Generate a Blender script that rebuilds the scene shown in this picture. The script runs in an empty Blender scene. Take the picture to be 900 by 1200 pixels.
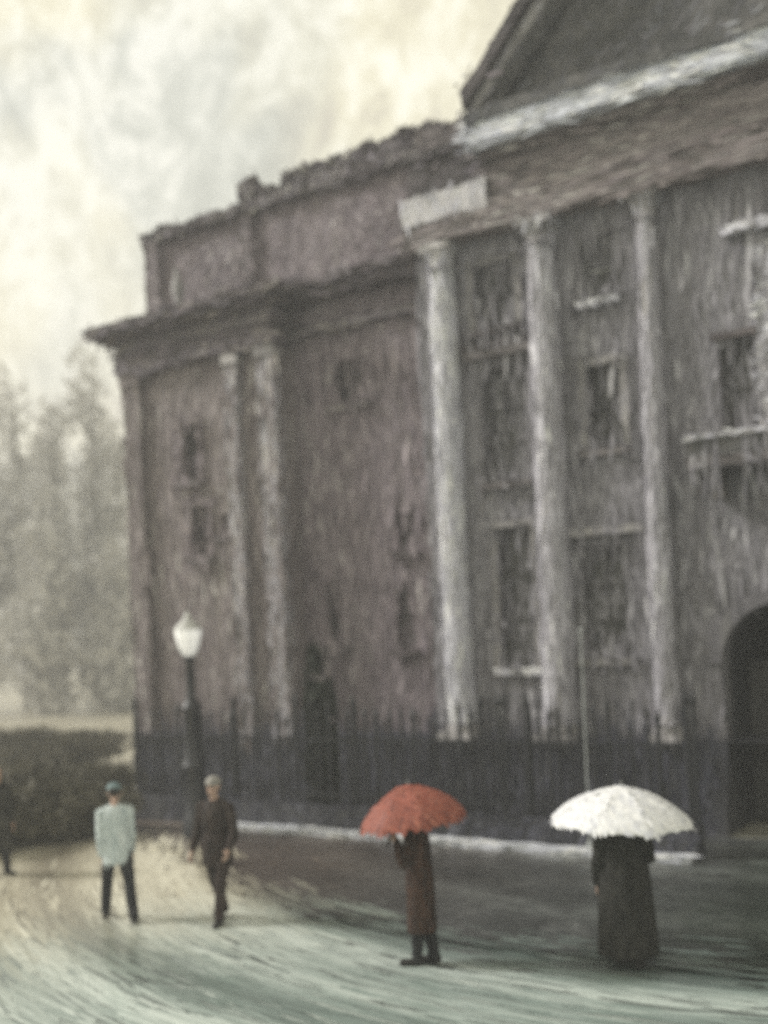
import bpy, bmesh, math, random
import numpy as np
from mathutils import Vector, Matrix, noise

random.seed(7)
R = math.radians
scene = bpy.context.scene
COL = scene.collection

# ------------------------------------------------------------------ camera
CAM_POS = Vector((0.0, -15.4, 3.4))
YAW, ROLL = R(33.155), R(2.577)
d = Vector((-math.sin(YAW), math.cos(YAW), 0))
r0 = Vector((math.cos(YAW), math.sin(YAW), 0))
up = Vector((0, 0, 1))
cr = math.cos(ROLL) * r0 - math.sin(ROLL) * up
cu = math.sin(ROLL) * r0 + math.cos(ROLL) * up
cam_data = bpy.data.cameras.new('camera')
cam = bpy.data.objects.new('camera', cam_data)
COL.objects.link(cam)
M = Matrix.Identity(4)
for i in range(3):
    M[i][0], M[i][1], M[i][2], M[i][3] = cr[i], cu[i], -d[i], CAM_POS[i]
cam.matrix_world = M
cam_data.lens = 36.0 * 1300 / 1200
cam_data.sensor_width = 36
cam_data.shift_y = 145 / 1200
cam_data.clip_end = 3000
cam_data.dof.use_dof = True
cam_data.dof.focus_distance = 6.0
cam_data.dof.aperture_fstop = 0.64
scene.camera = cam

# ------------------------------------------------------------------ exposure / render
scene.view_settings.view_transform = 'Standard'
scene.view_settings.look = 'None'
scene.view_settings.exposure = 0.32
scene.view_settings.gamma = 1.0
scene.view_settings.use_curve_mapping = False
scene.render.engine = 'CYCLES'
scene.cycles.use_denoising = False
scene.cycles.filter_width = 1.7
scene.cycles.max_bounces = 4
scene.cycles.diffuse_bounces = 2
scene.cycles.volume_bounces = 1

# ------------------------------------------------------------------ sun
SUN_EL, SUN_AZ = R(36), R(-112)          # azimuth: direction towards the sun, from +Y turning clockwise
sun_dir = Vector((math.sin(SUN_AZ) * math.cos(SUN_EL), math.cos(SUN_AZ) * math.cos(SUN_EL), math.sin(SUN_EL)))
sd = bpy.data.lights.new('sun', 'SUN')
sd.energy = 3.4
sd.angle = R(11)
sd.color = (1.0, 0.97, 0.93)
sun = bpy.data.objects.new('sun', sd)
sun.rotation_euler = sun_dir.to_track_quat('Z', 'Y').to_euler()
COL.objects.link(sun)


# ------------------------------------------------------------------ node helpers
def nd(nt, kind, **kw):
    n = nt.nodes.new(kind)
    for k, v in kw.items():
        if k.startswith('i_'):
            n.inputs[k[2:]].default_value = v
        else:
            setattr(n, k, v)
    return n


def lk(nt, a, b):
    nt.links.new(a, b)


def noise_tex(nt, vec, scale, detail=4, rough=0.6, dist=0.0, mapping=None, loc=(0, 0, 0)):
    if mapping:
        mp = nd(nt, 'ShaderNodeMapping')
        mp.inputs['Scale'].default_value = mapping
        mp.inputs['Location'].default_value = loc
        lk(nt, vec, mp.inputs['Vector'])
        vec = mp.outputs['Vector']
    n = nd(nt, 'ShaderNodeTexNoise')
    n.inputs['Scale'].default_value = scale
    n.inputs['Detail'].default_value = detail
    n.inputs['Roughness'].default_value = rough
    n.inputs['Distortion'].default_value = dist
    lk(nt, vec, n.inputs['Vector'])
    return n.outputs['Fac']


def math_n(nt, op, a, b=None, clamp=False):
    n = nd(nt, 'ShaderNodeMath', operation=op, use_clamp=clamp)
    for i, v in enumerate((a, b)):
        if v is None:
            continue
        if isinstance(v, (int, float)):
            n.inputs[i].default_value = v
        else:
            lk(nt, v, n.inputs[i])
    return n.outputs[0]


def ramp(nt, fac, stops, interp='LINEAR'):
    n = nd(nt, 'ShaderNodeValToRGB')
    cr_ = n.color_ramp
    cr_.interpolation = interp
    while len(cr_.elements) < len(stops):
        cr_.elements.new(0.5)
    for e, (p, c) in zip(cr_.elements, stops):
        e.position = p
        e.color = (c[0], c[1], c[2], 1) if not isinstance(c, (int, float)) else (c, c, c, 1)
    lk(nt, fac, n.inputs['Fac'])
    return n.outputs['Color']


def mix(nt, fac, a, b):
    n = nd(nt, 'ShaderNodeMix', data_type='RGBA')
    for i, v in ((0, fac), (6, a), (7, b)):
        if isinstance(v, (int, float)):
            n.inputs[i].default_value = v
        elif isinstance(v, tuple):
            n.inputs[i].default_value = (*v, 1)
        else:
            lk(nt, v, n.inputs[i])
    return n.outputs[2]


# ------------------------------------------------------------------ world: overcast cream sky over a Nishita sky
world = bpy.data.worlds.new('World')
scene.world = world
world.use_nodes = True
wt = world.node_tree
wt.nodes.clear()
w_out = nd(wt, 'ShaderNodeOutputWorld')
w_sky = nd(wt, 'ShaderNodeTexSky', sky_type='NISHITA', sun_disc=False)
w_sky.sun_elevation = SUN_EL
w_sky.sun_rotation = SUN_AZ
w_sky.air_density = 1.0
w_sky.dust_density = 3.0
bg1 = nd(wt, 'ShaderNodeBackground')
bg1.inputs['Strength'].default_value = 0.12
lk(wt, w_sky.outputs[0], bg1.inputs['Color'])
tc = nd(wt, 'ShaderNodeTexCoord')
gen = tc.outputs['Generated']
big = noise_tex(wt, gen, 3.2, 5, 0.55, 0.6, (1, 1, 1.3), (2.3, 0.4, 1.1))
hue = noise_tex(wt, gen, 4.0, 3, 0.5, 0.8, (1, 1, 1), (7.1, 3.3, 0.2))
brush = noise_tex(wt, gen, 15.0, 8, 0.75, 1.4, (1, 1, 0.7), (0.3, 5.0, 2.0))
dab = noise_tex(wt, gen, 42.0, 5, 0.75, 0.8, (1, 1, 0.6))
v = math_n(wt, 'ADD', math_n(wt, 'MULTIPLY', big, 0.38), math_n(wt, 'MULTIPLY', brush, 0.36))
v = math_n(wt, 'ADD', v, math_n(wt, 'MULTIPLY', dab, 0.26))
cool = ramp(wt, v, [(0.43, (0.37, 0.385, 0.335)), (0.5, (0.56, 0.57, 0.50)), (0.57, (0.84, 0.83, 0.74))])
warm = ramp(wt, v, [(0.43, (0.50, 0.455, 0.35)), (0.5, (0.74, 0.69, 0.49)), (0.57, (0.95, 0.92, 0.76))])
hmask = ramp(wt, hue, [(0.36, 0.0), (0.54, 1.0)])
cloud = mix(wt, hmask, cool, warm)
bg2 = nd(wt, 'ShaderNodeBackground')
bg2.inputs['Strength'].default_value = 1.02
lk(wt, cloud, bg2.inputs['Color'])
msh = nd(wt, 'ShaderNodeMixShader')
msh.inputs[0].default_value = 0.95
lk(wt, bg1.outputs[0], msh.inputs[1])
lk(wt, bg2.outputs[0], msh.inputs[2])
lk(wt, msh.outputs[0], w_out.inputs['Surface'])


# ------------------------------------------------------------------ materials
MATS = {}


def base_mat(name):
    m = bpy.data.materials.new(name)
    m.use_nodes = True
    nt = m.node_tree
    bs = nt.nodes['Principled BSDF']
    geo = nd(nt, 'ShaderNodeNewGeometry')
    MATS[name] = m
    return m, nt, bs, geo.outputs['Position']


def bump(nt, bs, h, strength=0.5, dist=0.02):
    b = nd(nt, 'ShaderNodeBump')
    b.inputs['Strength'].default_value = strength
    b.inputs['Distance'].default_value = dist
    lk(nt, h, b.inputs['Height'])
    lk(nt, b.outputs['Normal'], bs.inputs['Normal'])


def stone(name, dark, mid, light, axis='z', crumb=None, crumb_amt=0.25, rough=0.75, stretch=1.0, lo=0.415, hi=0.60, seed=0.0):
    """old soot-streaked stone; rain has washed pale runs into it along one axis"""
    m, nt, bs, pos = base_mat(name)
    s = {'z': (6.0, 6.0, 0.42), 'x': (0.5, 3.0, 9.0), 'n': (2.5, 2.5, 2.5)}[axis]
    f = {'z': (34, 34, 3.2), 'x': (4, 14, 46), 'n': (18, 18, 14)}[axis]
    L = (seed, seed * 1.7, seed * 0.6)
    n1 = noise_tex(nt, pos, 0.55, 4, 0.6, 0.5, (1, 1, 0.8), L)
    n2 = noise_tex(nt, pos, 1.0, 6, 0.68, 0.35, tuple(c * stretch for c in s), L)
    n3 = noise_tex(nt, pos, 1.0, 5, 0.75, 0.2, f, L)
    v = math_n(nt, 'ADD', math_n(nt, 'MULTIPLY', n1, 0.34), math_n(nt, 'MULTIPLY', n2, 0.40))
    v = math_n(nt, 'ADD', v, math_n(nt, 'MULTIPLY', n3, 0.26))
    c = ramp(nt, v, [(lo, dark), ((lo + hi) / 2, mid), (hi, light)])
    if axis == 'z' and crumb:
        ws = noise_tex(nt, pos, 1.0, 5, 0.7, 0.25, (7.5, 7.5, 0.22), (9 + seed, 2, 5))
        wm = noise_tex(nt, pos, 0.8, 3, 0.6, 0.4, (1, 1, 0.6), (5, 3 + seed, 8))
        wk = math_n(nt, 'MULTIPLY', ramp(nt, ws, [(0.50, 0.0), (0.64, 1.0)]), ramp(nt, wm, [(0.44, 0.0), (0.60, 1.0)]))
        c = mix(nt, math_n(nt, 'MULTIPLY', wk, 0.45), c, crumb)
    if crumb:
        k = noise_tex(nt, pos, 1.0, 3, 0.7, 0.0, (44, 44, 20) if axis != 'x' else (18, 30, 44))
        mk = noise_tex(nt, pos, 1.3, 3, 0.6, 0.3, (1, 1, 0.7), (3 + seed, 1, 2))
        msk = math_n(nt, 'MULTIPLY', ramp(nt, k, [(0.58, 0.0), (0.66, 1.0)]), ramp(nt, mk, [(0.45, 0.0), (0.7, 1.0)]))
        c = mix(nt, math_n(nt, 'MULTIPLY', msk, crumb_amt), c, crumb)
    lk(nt, c, bs.inputs['Base Color'])
    bs.inputs['Roughness'].default_value = rough
    bs.inputs['Specular IOR Level'].default_value = 0.25
    hsum = math_n(nt, 'ADD', math_n(nt, 'MULTIPLY', n2, 0.6), n3)
    bump(nt, bs, hsum, 0.8, 0.05)
    return m


def cloth(name, a, b, rough=0.85, scale=9.0, stretch=(1, 1, 0.35)):
    m, nt, bs, pos = base_mat(name)
    n1 = noise_tex(nt, pos, scale, 5, 0.65, 0.4, stretch)
    n2 = noise_tex(nt, pos, scale * 7, 3, 0.7, 0.0, stretch)
    v = math_n(nt, 'ADD', math_n(nt, 'MULTIPLY', n1, 0.72), math_n(nt, 'MULTIPLY', n2, 0.28))
    lk(nt, ramp(nt, v, [(0.36, a), (0.64, b)]), bs.inputs['Base Color'])
    bs.inputs['Roughness'].default_value = rough
    bs.inputs['Specular IOR Level'].default_value = 0.2
    bump(nt, bs, v, 0.5, 0.015)
    return m


def plain(name, c, rough=0.5, metallic=0.0, spec=0.4):
    m, nt, bs, pos = base_mat(name)
    n1 = noise_tex(nt, pos, 14.0, 5, 0.65, 0.2, (1, 1, 0.5))
    lk(nt, ramp(nt, n1, [(0.3, tuple(x * 0.65 for x in c)), (0.7, tuple(min(1, x * 1.3) for x in c))]), bs.inputs['Base Color'])
    bs.inputs['Roughness'].default_value = rough
    bs.inputs['Metallic'].default_value = metallic
    bs.inputs['Specular IOR Level'].default_value = spec
    bump(nt, bs, n1, 0.3, 0.01)
    return m


stone('wall_grey', (0.084, 0.082, 0.092), (0.192, 0.183, 0.200), (0.384, 0.366, 0.392), crumb=(0.42, 0.41, 0.38), crumb_amt=0.30, seed=1)
stone('wall_mauve', (0.084, 0.070, 0.082), (0.174, 0.144, 0.162), (0.306, 0.262, 0.285), crumb=(0.36, 0.33, 0.30), crumb_amt=0.22, seed=4)
stone('wall_pavilion', (0.094, 0.078, 0.085), (0.198, 0.169, 0.175), (0.336, 0.295, 0.302), crumb=(0.42, 0.39, 0.34), crumb_amt=0.30, seed=9)
stone('washed_lit_stone', (0.225, 0.219, 0.225), (0.450, 0.437, 0.448), (0.725, 0.708, 0.729), crumb=(0.72, 0.71, 0.68), crumb_amt=0.4, seed=2)
stone('column_stone', (0.150, 0.144, 0.147), (0.300, 0.287, 0.288), (0.500, 0.480, 0.481), crumb=(0.56, 0.54, 0.50), crumb_amt=0.35, seed=6)
stone('column_pale', (0.208, 0.198, 0.202), (0.442, 0.423, 0.431), (0.728, 0.698, 0.709), crumb=(0.68, 0.66, 0.62), crumb_amt=0.45, seed=3)
stone('cornice_pale', (0.288, 0.290, 0.308), (0.528, 0.532, 0.565), (0.816, 0.816, 0.850), axis='x', crumb=(0.80, 0.80, 0.78), crumb_amt=0.5, seed=5)
stone('cornice_soot_shade', (0.052, 0.045, 0.049), (0.109, 0.094, 0.098), (0.230, 0.202, 0.203), axis='x', crumb=(0.36, 0.33, 0.30), crumb_amt=0.25, seed=8)
stone('frieze_stone', (0.106, 0.096, 0.099), (0.200, 0.182, 0.185), (0.375, 0.345, 0.341), axis='x', crumb=(0.42, 0.40, 0.36), crumb_amt=0.25, seed=11)
stone('tympanum_stone', (0.042, 0.044, 0.045), (0.090, 0.090, 0.090), (0.204, 0.195, 0.193), axis='n', crumb=(0.34, 0.34, 0.32), crumb_amt=0.45, seed=12)
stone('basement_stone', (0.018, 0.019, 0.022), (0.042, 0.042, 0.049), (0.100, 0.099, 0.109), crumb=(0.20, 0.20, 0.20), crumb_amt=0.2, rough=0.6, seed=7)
stone('kerb_stone', (0.20, 0.21, 0.21), (0.40, 0.42, 0.41), (0.62, 0.64, 0.62), axis='x', crumb=(0.75, 0.76, 0.74), crumb_amt=0.5, rough=0.4, seed=10)
stone('slate', (0.028, 0.024, 0.026), (0.061, 0.052, 0.054), (0.132, 0.114, 0.118), axis='n', crumb=(0.3, 0.28, 0.25), crumb_amt=0.2, rough=0.6, seed=13)
stone('far_stone', (0.36, 0.355, 0.34), (0.55, 0.545, 0.52), (0.75, 0.745, 0.72), crumb=(0.75, 0.74, 0.70), crumb_amt=0.3, stretch=0.25, seed=14)  # distant haze is put into this pale colour
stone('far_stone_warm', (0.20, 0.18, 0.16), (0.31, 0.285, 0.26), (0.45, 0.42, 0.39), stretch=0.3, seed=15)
plain('window_frame', (0.085, 0.082, 0.08), 0.7)
plain('frame_pale', (0.50, 0.50, 0.48), 0.55)
plain('iron', (0.016, 0.017, 0.022), 0.45, 0.0, 0.5)
plain('iron_pale', (0.42, 0.44, 0.44), 0.5)
plain('door_paint', (0.06, 0.058, 0.056), 0.6)
plain('skin', (0.50, 0.34, 0.27), 0.55)
plain('hair_dark', (0.022, 0.018, 0.016), 0.6)
plain('leather', (0.014, 0.013, 0.013), 0.4)
plain('steel', (0.35, 0.35, 0.36), 0.35, 0.8)
m, nt, bs, pos = base_mat('glass_pane')
gl = noise_tex(nt, pos, 2.2, 4, 0.6, 0.3, (1.5, 1.5, 0.5))
lk(nt, ramp(nt, gl, [(0.38, (0.022, 0.022, 0.023)), (0.62, (0.085, 0.083, 0.081))]), bs.inputs['Base Color'])
bs.inputs['Roughness'].default_value = 0.38
bs.inputs['Specular IOR Level'].default_value = 0.4
bump(nt, bs, gl, 0.15, 0.02)
cloth('jacket_pale', (0.40, 0.48, 0.50), (0.74, 0.80, 0.80))
cloth('trousers_black', (0.008, 0.009, 0.011), (0.035, 0.036, 0.040))
cloth('coat_brown', (0.012, 0.009, 0.009), (0.060, 0.042, 0.036))
cloth('coat_umber', (0.018, 0.011, 0.009), (0.10, 0.052, 0.036))
cloth('coat_black', (0.010, 0.010, 0.009), (0.045, 0.043, 0.038))
cloth('coat_dark_olive', (0.010, 0.010, 0.008), (0.04, 0.04, 0.032))
cloth('scarf_white', (0.55, 0.55, 0.53), (0.80, 0.80, 0.78))
cloth('cap_grey', (0.16, 0.15, 0.14), (0.40, 0.385, 0.36))
cloth('cap_teal', (0.06, 0.10, 0.11), (0.30, 0.38, 0.39))
cloth('nylon_red', (0.16, 0.042, 0.03), (0.38, 0.12, 0.08), 0.6, 7.0, (1, 1, 1.6))
cloth('nylon_white', (0.66, 0.66, 0.68), (0.88, 0.88, 0.88), 0.6, 7.0, (1, 1, 1.6))
cloth('leaf_dark', (0.010, 0.013, 0.010), (0.045, 0.055, 0.038), 0.6, 3.0, (1, 1, 1))
cloth('leaf_olive', (0.050, 0.046, 0.030), (0.15, 0.138, 0.098), 0.6, 1.5, (1, 1, 1))
cloth('leaf_mist', (0.38, 0.37, 0.345), (0.66, 0.65, 0.62), 0.7, 0.5, (1, 1, 0.2))  # mist painted into the pale leaf colour
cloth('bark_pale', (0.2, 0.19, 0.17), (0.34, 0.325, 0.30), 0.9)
cloth('bark', (0.03, 0.025, 0.02), (0.09, 0.075, 0.06), 0.9)

# brush strokes modelled as raised daubs: each has a colour of its own
m, nt, bs, pos = base_mat('daub')
at = nd(nt, 'ShaderNodeAttribute', attribute_name='tint')
fn = noise_tex(nt, pos, 30.0, 3, 0.7, 0.0)
lk(nt, mix(nt, math_n(nt, 'MULTIPLY', ramp(nt, fn, [(0.4, 0.0), (0.65, 1.0)]), 0.18), at.outputs['Color'], (0.05, 0.048, 0.047)), bs.inputs['Base Color'])
bs.inputs['Roughness'].default_value = 0.6
bs.inputs['Specular IOR Level'].default_value = 0.3

m2 = MATS['daub'].copy()
m2.name = 'daub_wet'
MATS['daub_wet'] = m2
m2.node_tree.nodes['Principled BSDF'].inputs['Roughness'].default_value = 0.2

# lantern glass: lit and frosted
m, nt, bs, pos = base_mat('lantern_glass')
bs.inputs['Base Color'].default_value = (0.8, 0.8, 0.77, 1)
bs.inputs['Emission Color'].default_value = (1.0, 0.98, 0.92, 1)
bs.inputs['Emission Strength'].default_value = 0.35
bs.inputs['Roughness'].default_value = 0.4

# wet road: curving wheel tracks, sky reflection painted pale, damp dark runs and puddles
m, nt, bs, pos = base_mat('wet_road')
sub = nd(nt, 'ShaderNodeVectorMath', operation='SUBTRACT')
sub.inputs[1].default_value = (-4.2, 5.5, 0)
lk(nt, pos, sub.inputs[0])
ln = nd(nt, 'ShaderNodeVectorMath', operation='LENGTH')
lk(nt, sub.outputs[0], ln.inputs[0])
sep = nd(nt, 'ShaderNodeSeparateXYZ')
lk(nt, sub.outputs[0], sep.inputs[0])
ang = math_n(nt, 'ARCTAN2', sep.outputs[0], math_n(nt, 'MULTIPLY', sep.outputs[1], -1.0))
comb = nd(nt, 'ShaderNodeCombineXYZ')
lk(nt, ln.outputs['Value'], comb.inputs[0])
lk(nt, math_n(nt, 'MULTIPLY', ang, 3.0), comb.inputs[1])
pol = comb.outputs[0]
t1 = noise_tex(nt, pol, 1.0, 6, 0.6, 1.4, (0.9, 0.45, 1), (0.4, 0.2, 0))
t2 = noise_tex(nt, pol, 1.0, 6, 0.72, 1.6, (4.5, 1.3, 1), (2, 1, 0))
t3 = noise_tex(nt, pos, 0.30, 4, 0.55, 0.4, (1, 1, 1), (4.0, 2.0, 0))
t4 = noise_tex(nt, pos, 22.0, 4, 0.7, 0.2, (1, 1, 1))
v = math_n(nt, 'ADD', math_n(nt, 'MULTIPLY', t1, 0.66), math_n(nt, 'MULTIPLY', t2, 0.14))
v = math_n(nt, 'ADD', v, math_n(nt, 'MULTIPLY', t4, 0.18))
c1 = ramp(nt, v, [(0.38, (0.06, 0.07, 0.066)), (0.46, (0.16, 0.185, 0.175)), (0.53, (0.29, 0.335, 0.315)), (0.62, (0.56, 0.61, 0.57))])
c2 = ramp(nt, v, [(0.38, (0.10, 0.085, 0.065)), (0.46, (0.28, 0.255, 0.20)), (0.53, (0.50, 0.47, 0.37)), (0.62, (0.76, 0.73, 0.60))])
sx = nd(nt, 'ShaderNodeSeparateXYZ')
lk(nt, pos, sx.inputs[0])
# cream toward the side street paints the yellow sky's glint over the green-grey
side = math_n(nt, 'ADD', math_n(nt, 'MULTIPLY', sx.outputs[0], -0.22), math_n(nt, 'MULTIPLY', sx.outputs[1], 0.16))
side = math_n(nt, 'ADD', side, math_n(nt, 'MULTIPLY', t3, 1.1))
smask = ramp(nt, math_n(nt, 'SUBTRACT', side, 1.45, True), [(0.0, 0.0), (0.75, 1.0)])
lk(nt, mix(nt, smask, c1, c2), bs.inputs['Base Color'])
lk(nt, ramp(nt, t2, [(0.38, 0.10), (0.60, 0.5)]), bs.inputs['Roughness'])
bs.inputs['Specular IOR Level'].default_value = 0.5
bump(nt, bs, math_n(nt, 'ADD', t2, math_n(nt, 'MULTIPLY', t4, 0.5)), 0.4, 0.04)

m, nt, bs, pos = base_mat('wet_pavement')
p1 = noise_tex(nt, pos, 0.9, 5, 0.6, 0.4, (0.7, 1.4, 1))
p2 = noise_tex(nt, pos, 1.0, 5, 0.7, 0.3, (3, 16, 1))
p3 = noise_tex(nt, pos, 0.28, 2, 0.5, 0.2, (1, 1, 1), (1, 6, 0))
v = math_n(nt, 'ADD', math_n(nt, 'MULTIPLY', p1, 0.5), math_n(nt, 'MULTIPLY', p2, 0.5))
ca = ramp(nt, v, [(0.36, (0.028, 0.024, 0.021)), (0.52, (0.085, 0.064, 0.052)), (0.64, (0.24, 0.20, 0.17))])
cb = ramp(nt, v, [(0.36, (0.022, 0.024, 0.024)), (0.52, (0.070, 0.073, 0.074)), (0.64, (0.26, 0.275, 0.265))])
psx = nd(nt, 'ShaderNodeSeparateXYZ')
lk(nt, pos, psx.inputs[0])
pz = math_n(nt, 'ADD', math_n(nt, 'MULTIPLY', psx.outputs[0], 0.16), math_n(nt, 'ADD', math_n(nt, 'MULTIPLY', p3, 1.2), 1.25))
cm = ramp(nt, v, [(0.36, (0.016, 0.021, 0.017)), (0.52, (0.034, 0.044, 0.036)), (0.64, (0.09, 0.105, 0.09))])  # dark green at the right end paints shadow into the pavement
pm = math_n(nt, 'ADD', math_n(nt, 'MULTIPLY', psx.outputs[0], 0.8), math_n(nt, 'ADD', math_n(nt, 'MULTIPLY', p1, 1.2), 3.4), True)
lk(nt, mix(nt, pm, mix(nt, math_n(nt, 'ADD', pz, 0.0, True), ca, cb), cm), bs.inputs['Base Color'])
lk(nt, ramp(nt, p2, [(0.38, 0.14), (0.60, 0.55)]), bs.inputs['Roughness'])
bump(nt, bs, v, 0.5, 0.04)


# ------------------------------------------------------------------ mesh builder
def wob(p, amp, freq):
    p = Vector(p)
    return p + noise.noise_vector(p * freq) * amp + noise.noise_vector(p * 5.5) * amp * 0.55 + noise.noise_vector(p * 13.0) * amp * 0.4


class MB:
    def __init__(self):
        self.v, self.f, self.keys = [], [], {}

    def vert(self, p):
        k = (round(p[0], 4), round(p[1], 4), round(p[2], 4))
        if k not in self.keys:
            self.keys[k] = len(self.v)
            self.v.append(Vector(p))
        return self.keys[k]

    def face(self, pts):
        idx = []
        for p in pts:
            i = self.vert(p)
            if not idx or (i != idx[-1] and i != idx[0]):
                idx.append(i)
        if len(idx) > 2:
            self.f.append(idx)

    def quad(self, a, b, c, e, res=0.25):
        a, b, c, e = map(Vector, (a, b, c, e))
        nu = max(1, round(max((b - a).length, (c - e).length) / res))
        nv = max(1, round(max((e - a).length, (c - b).length) / res))
        nu, nv = min(nu, 180), min(nv, 180)

        def P(i, j):
            s, t = i / nu, j / nv
            return (a * (1 - s) + b * s) * (1 - t) + (e * (1 - s) + c * s) * t
        for i in range(nu):
            for j in range(nv):
                self.face([P(i, j), P(i + 1, j), P(i + 1, j + 1), P(i, j + 1)])

    def box(self, x0, x1, y0, y1, z0, z1, res=0.25):
        p = lambda x, y, z: (x, y, z)
        self.quad(p(x0, y0, z0), p(x1, y0, z0), p(x1, y0, z1), p(x0, y0, z1), res)
        self.quad(p(x1, y1, z0), p(x0, y1, z0), p(x0, y1, z1), p(x1, y1, z1), res)
        self.quad(p(x1, y0, z0), p(x1, y1, z0), p(x1, y1, z1), p(x1, y0, z1), res)
        self.quad(p(x0, y1, z0), p(x0, y0, z0), p(x0, y0, z1), p(x0, y1, z1), res)
        self.quad(p(x0, y0, z1), p(x1, y0, z1), p(x1, y1, z1), p(x0, y1, z1), res)
        self.quad(p(x0, y1, z0), p(x1, y1, z0), p(x1, y0, z0), p(x0, y0, z0), res)

    def lathe(self, cx, cy, prof, n=20):
        """prof: list of (radius, z)"""
        for k in range(len(prof) - 1):
            (ra, za), (rb, zb) = prof[k], prof[k + 1]
            for i in range(n):
                a0, a1 = 2 * math.pi * i / n, 2 * math.pi * (i + 1) / n
                self.face([(cx + ra * math.cos(a0), cy + ra * math.sin(a0), za), (cx + ra * math.cos(a1), cy + ra * math.sin(a1), za),
                           (cx + rb * math.cos(a1), cy + rb * math.sin(a1), zb), (cx + rb * math.cos(a0), cy + rb * math.sin(a0), zb)])
        self.face([(cx + prof[0][0] * math.cos(-2 * math.pi * i / n), cy + prof[0][0] * math.sin(-2 * math.pi * i / n), prof[0][1]) for i in range(n)])
        self.face([(cx + prof[-1][0] * math.cos(2 * math.pi * i / n), cy + prof[-1][0] * math.sin(2 * math.pi * i / n), prof[-1][1]) for i in range(n)])

    def tube(self, pts, radii, n=10):
        pts = [Vector(p) for p in pts]
        rings = []
        for i, p in enumerate(pts):
            t = (pts[min(i + 1, len(pts) - 1)] - pts[max(i - 1, 0)]).normalized()
            ref = Vector((1, 0, 0)) if abs(t.x) < 0.9 else Vector((0, 1, 0))
            a = t.cross(ref).normalized()
            b = t.cross(a)
            rr = radii[i] if isinstance(radii, (list, tuple)) else radii
            rings.append([p + (a * math.cos(2 * math.pi * k / n) + b * math.sin(2 * math.pi * k / n)) * rr for k in range(n)])
        for A, B in zip(rings, rings[1:]):
            for k in range(n):
                self.face([A[k], A[(k + 1) % n], B[(k + 1) % n], B[k]])
        self.face(list(reversed(rings[0])))
        self.face(rings[-1])

    def build(self, name, mat, parent=None, amp=0.0, freq=1.5, smooth=True, origin=None, bevel=0.0):
        o0 = Vector(parent.get('origin_pt', (0, 0, 0))) if parent else (Vector(origin) if origin else Vector((0, 0, 0)))
        vs = [(wob(p, amp, freq) if amp else p) - o0 for p in self.v]
        me = bpy.data.meshes.new(name)
        me.from_pydata([tuple(p) for p in vs], [], self.f)
        if bevel:
            bm = bmesh.new()
            bm.from_mesh(me)
            ed = [e for e in bm.edges if len(e.link_faces) == 2 and e.calc_face_angle(0) > 0.7]
            bmesh.ops.bevel(bm, geom=ed, offset=bevel, segments=1, affect='EDGES', clamp_overlap=True)
            bm.to_mesh(me)
            bm.free()
        return mesh_obj(name, me, mat, parent, smooth, o0 if not parent else None)


def mesh_obj(name, me, mat, parent=None, smooth=True, loc=None):
    me.materials.append(MATS[mat])
    if smooth:
        me.polygons.foreach_set('use_smooth', [True] * len(me.polygons))
        me.set_sharp_from_angle(angle=0.75)
    me.update()
    o = bpy.data.objects.new(name, me)
    COL.objects.link(o)
    if parent:
        o.parent = parent
        o['origin_pt'] = parent['origin_pt']
    elif loc is not None:
        o.location = loc
        o['origin_pt'] = tuple(loc)
    return o


def thing(name, label, cat, loc, group=None):
    o = bpy.data.objects.new(name, None)
    COL.objects.link(o)
    o.location = loc
    o.empty_display_size = 0.3
    o['origin_pt'] = tuple(loc)
    o['label'] = label
    o['category'] = cat
    if group:
        o['group'] = group
    return o


def boxo(name, mat, parent, b, amp=0.03, res=0.1, bevel=0.0, freq=1.5):
    m_ = MB()
    for q in (b if isinstance(b, list) else [b]):
        m_.box(*q, res=res)
    return m_.build(name, mat, parent, amp, freq, bevel=bevel)


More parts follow.
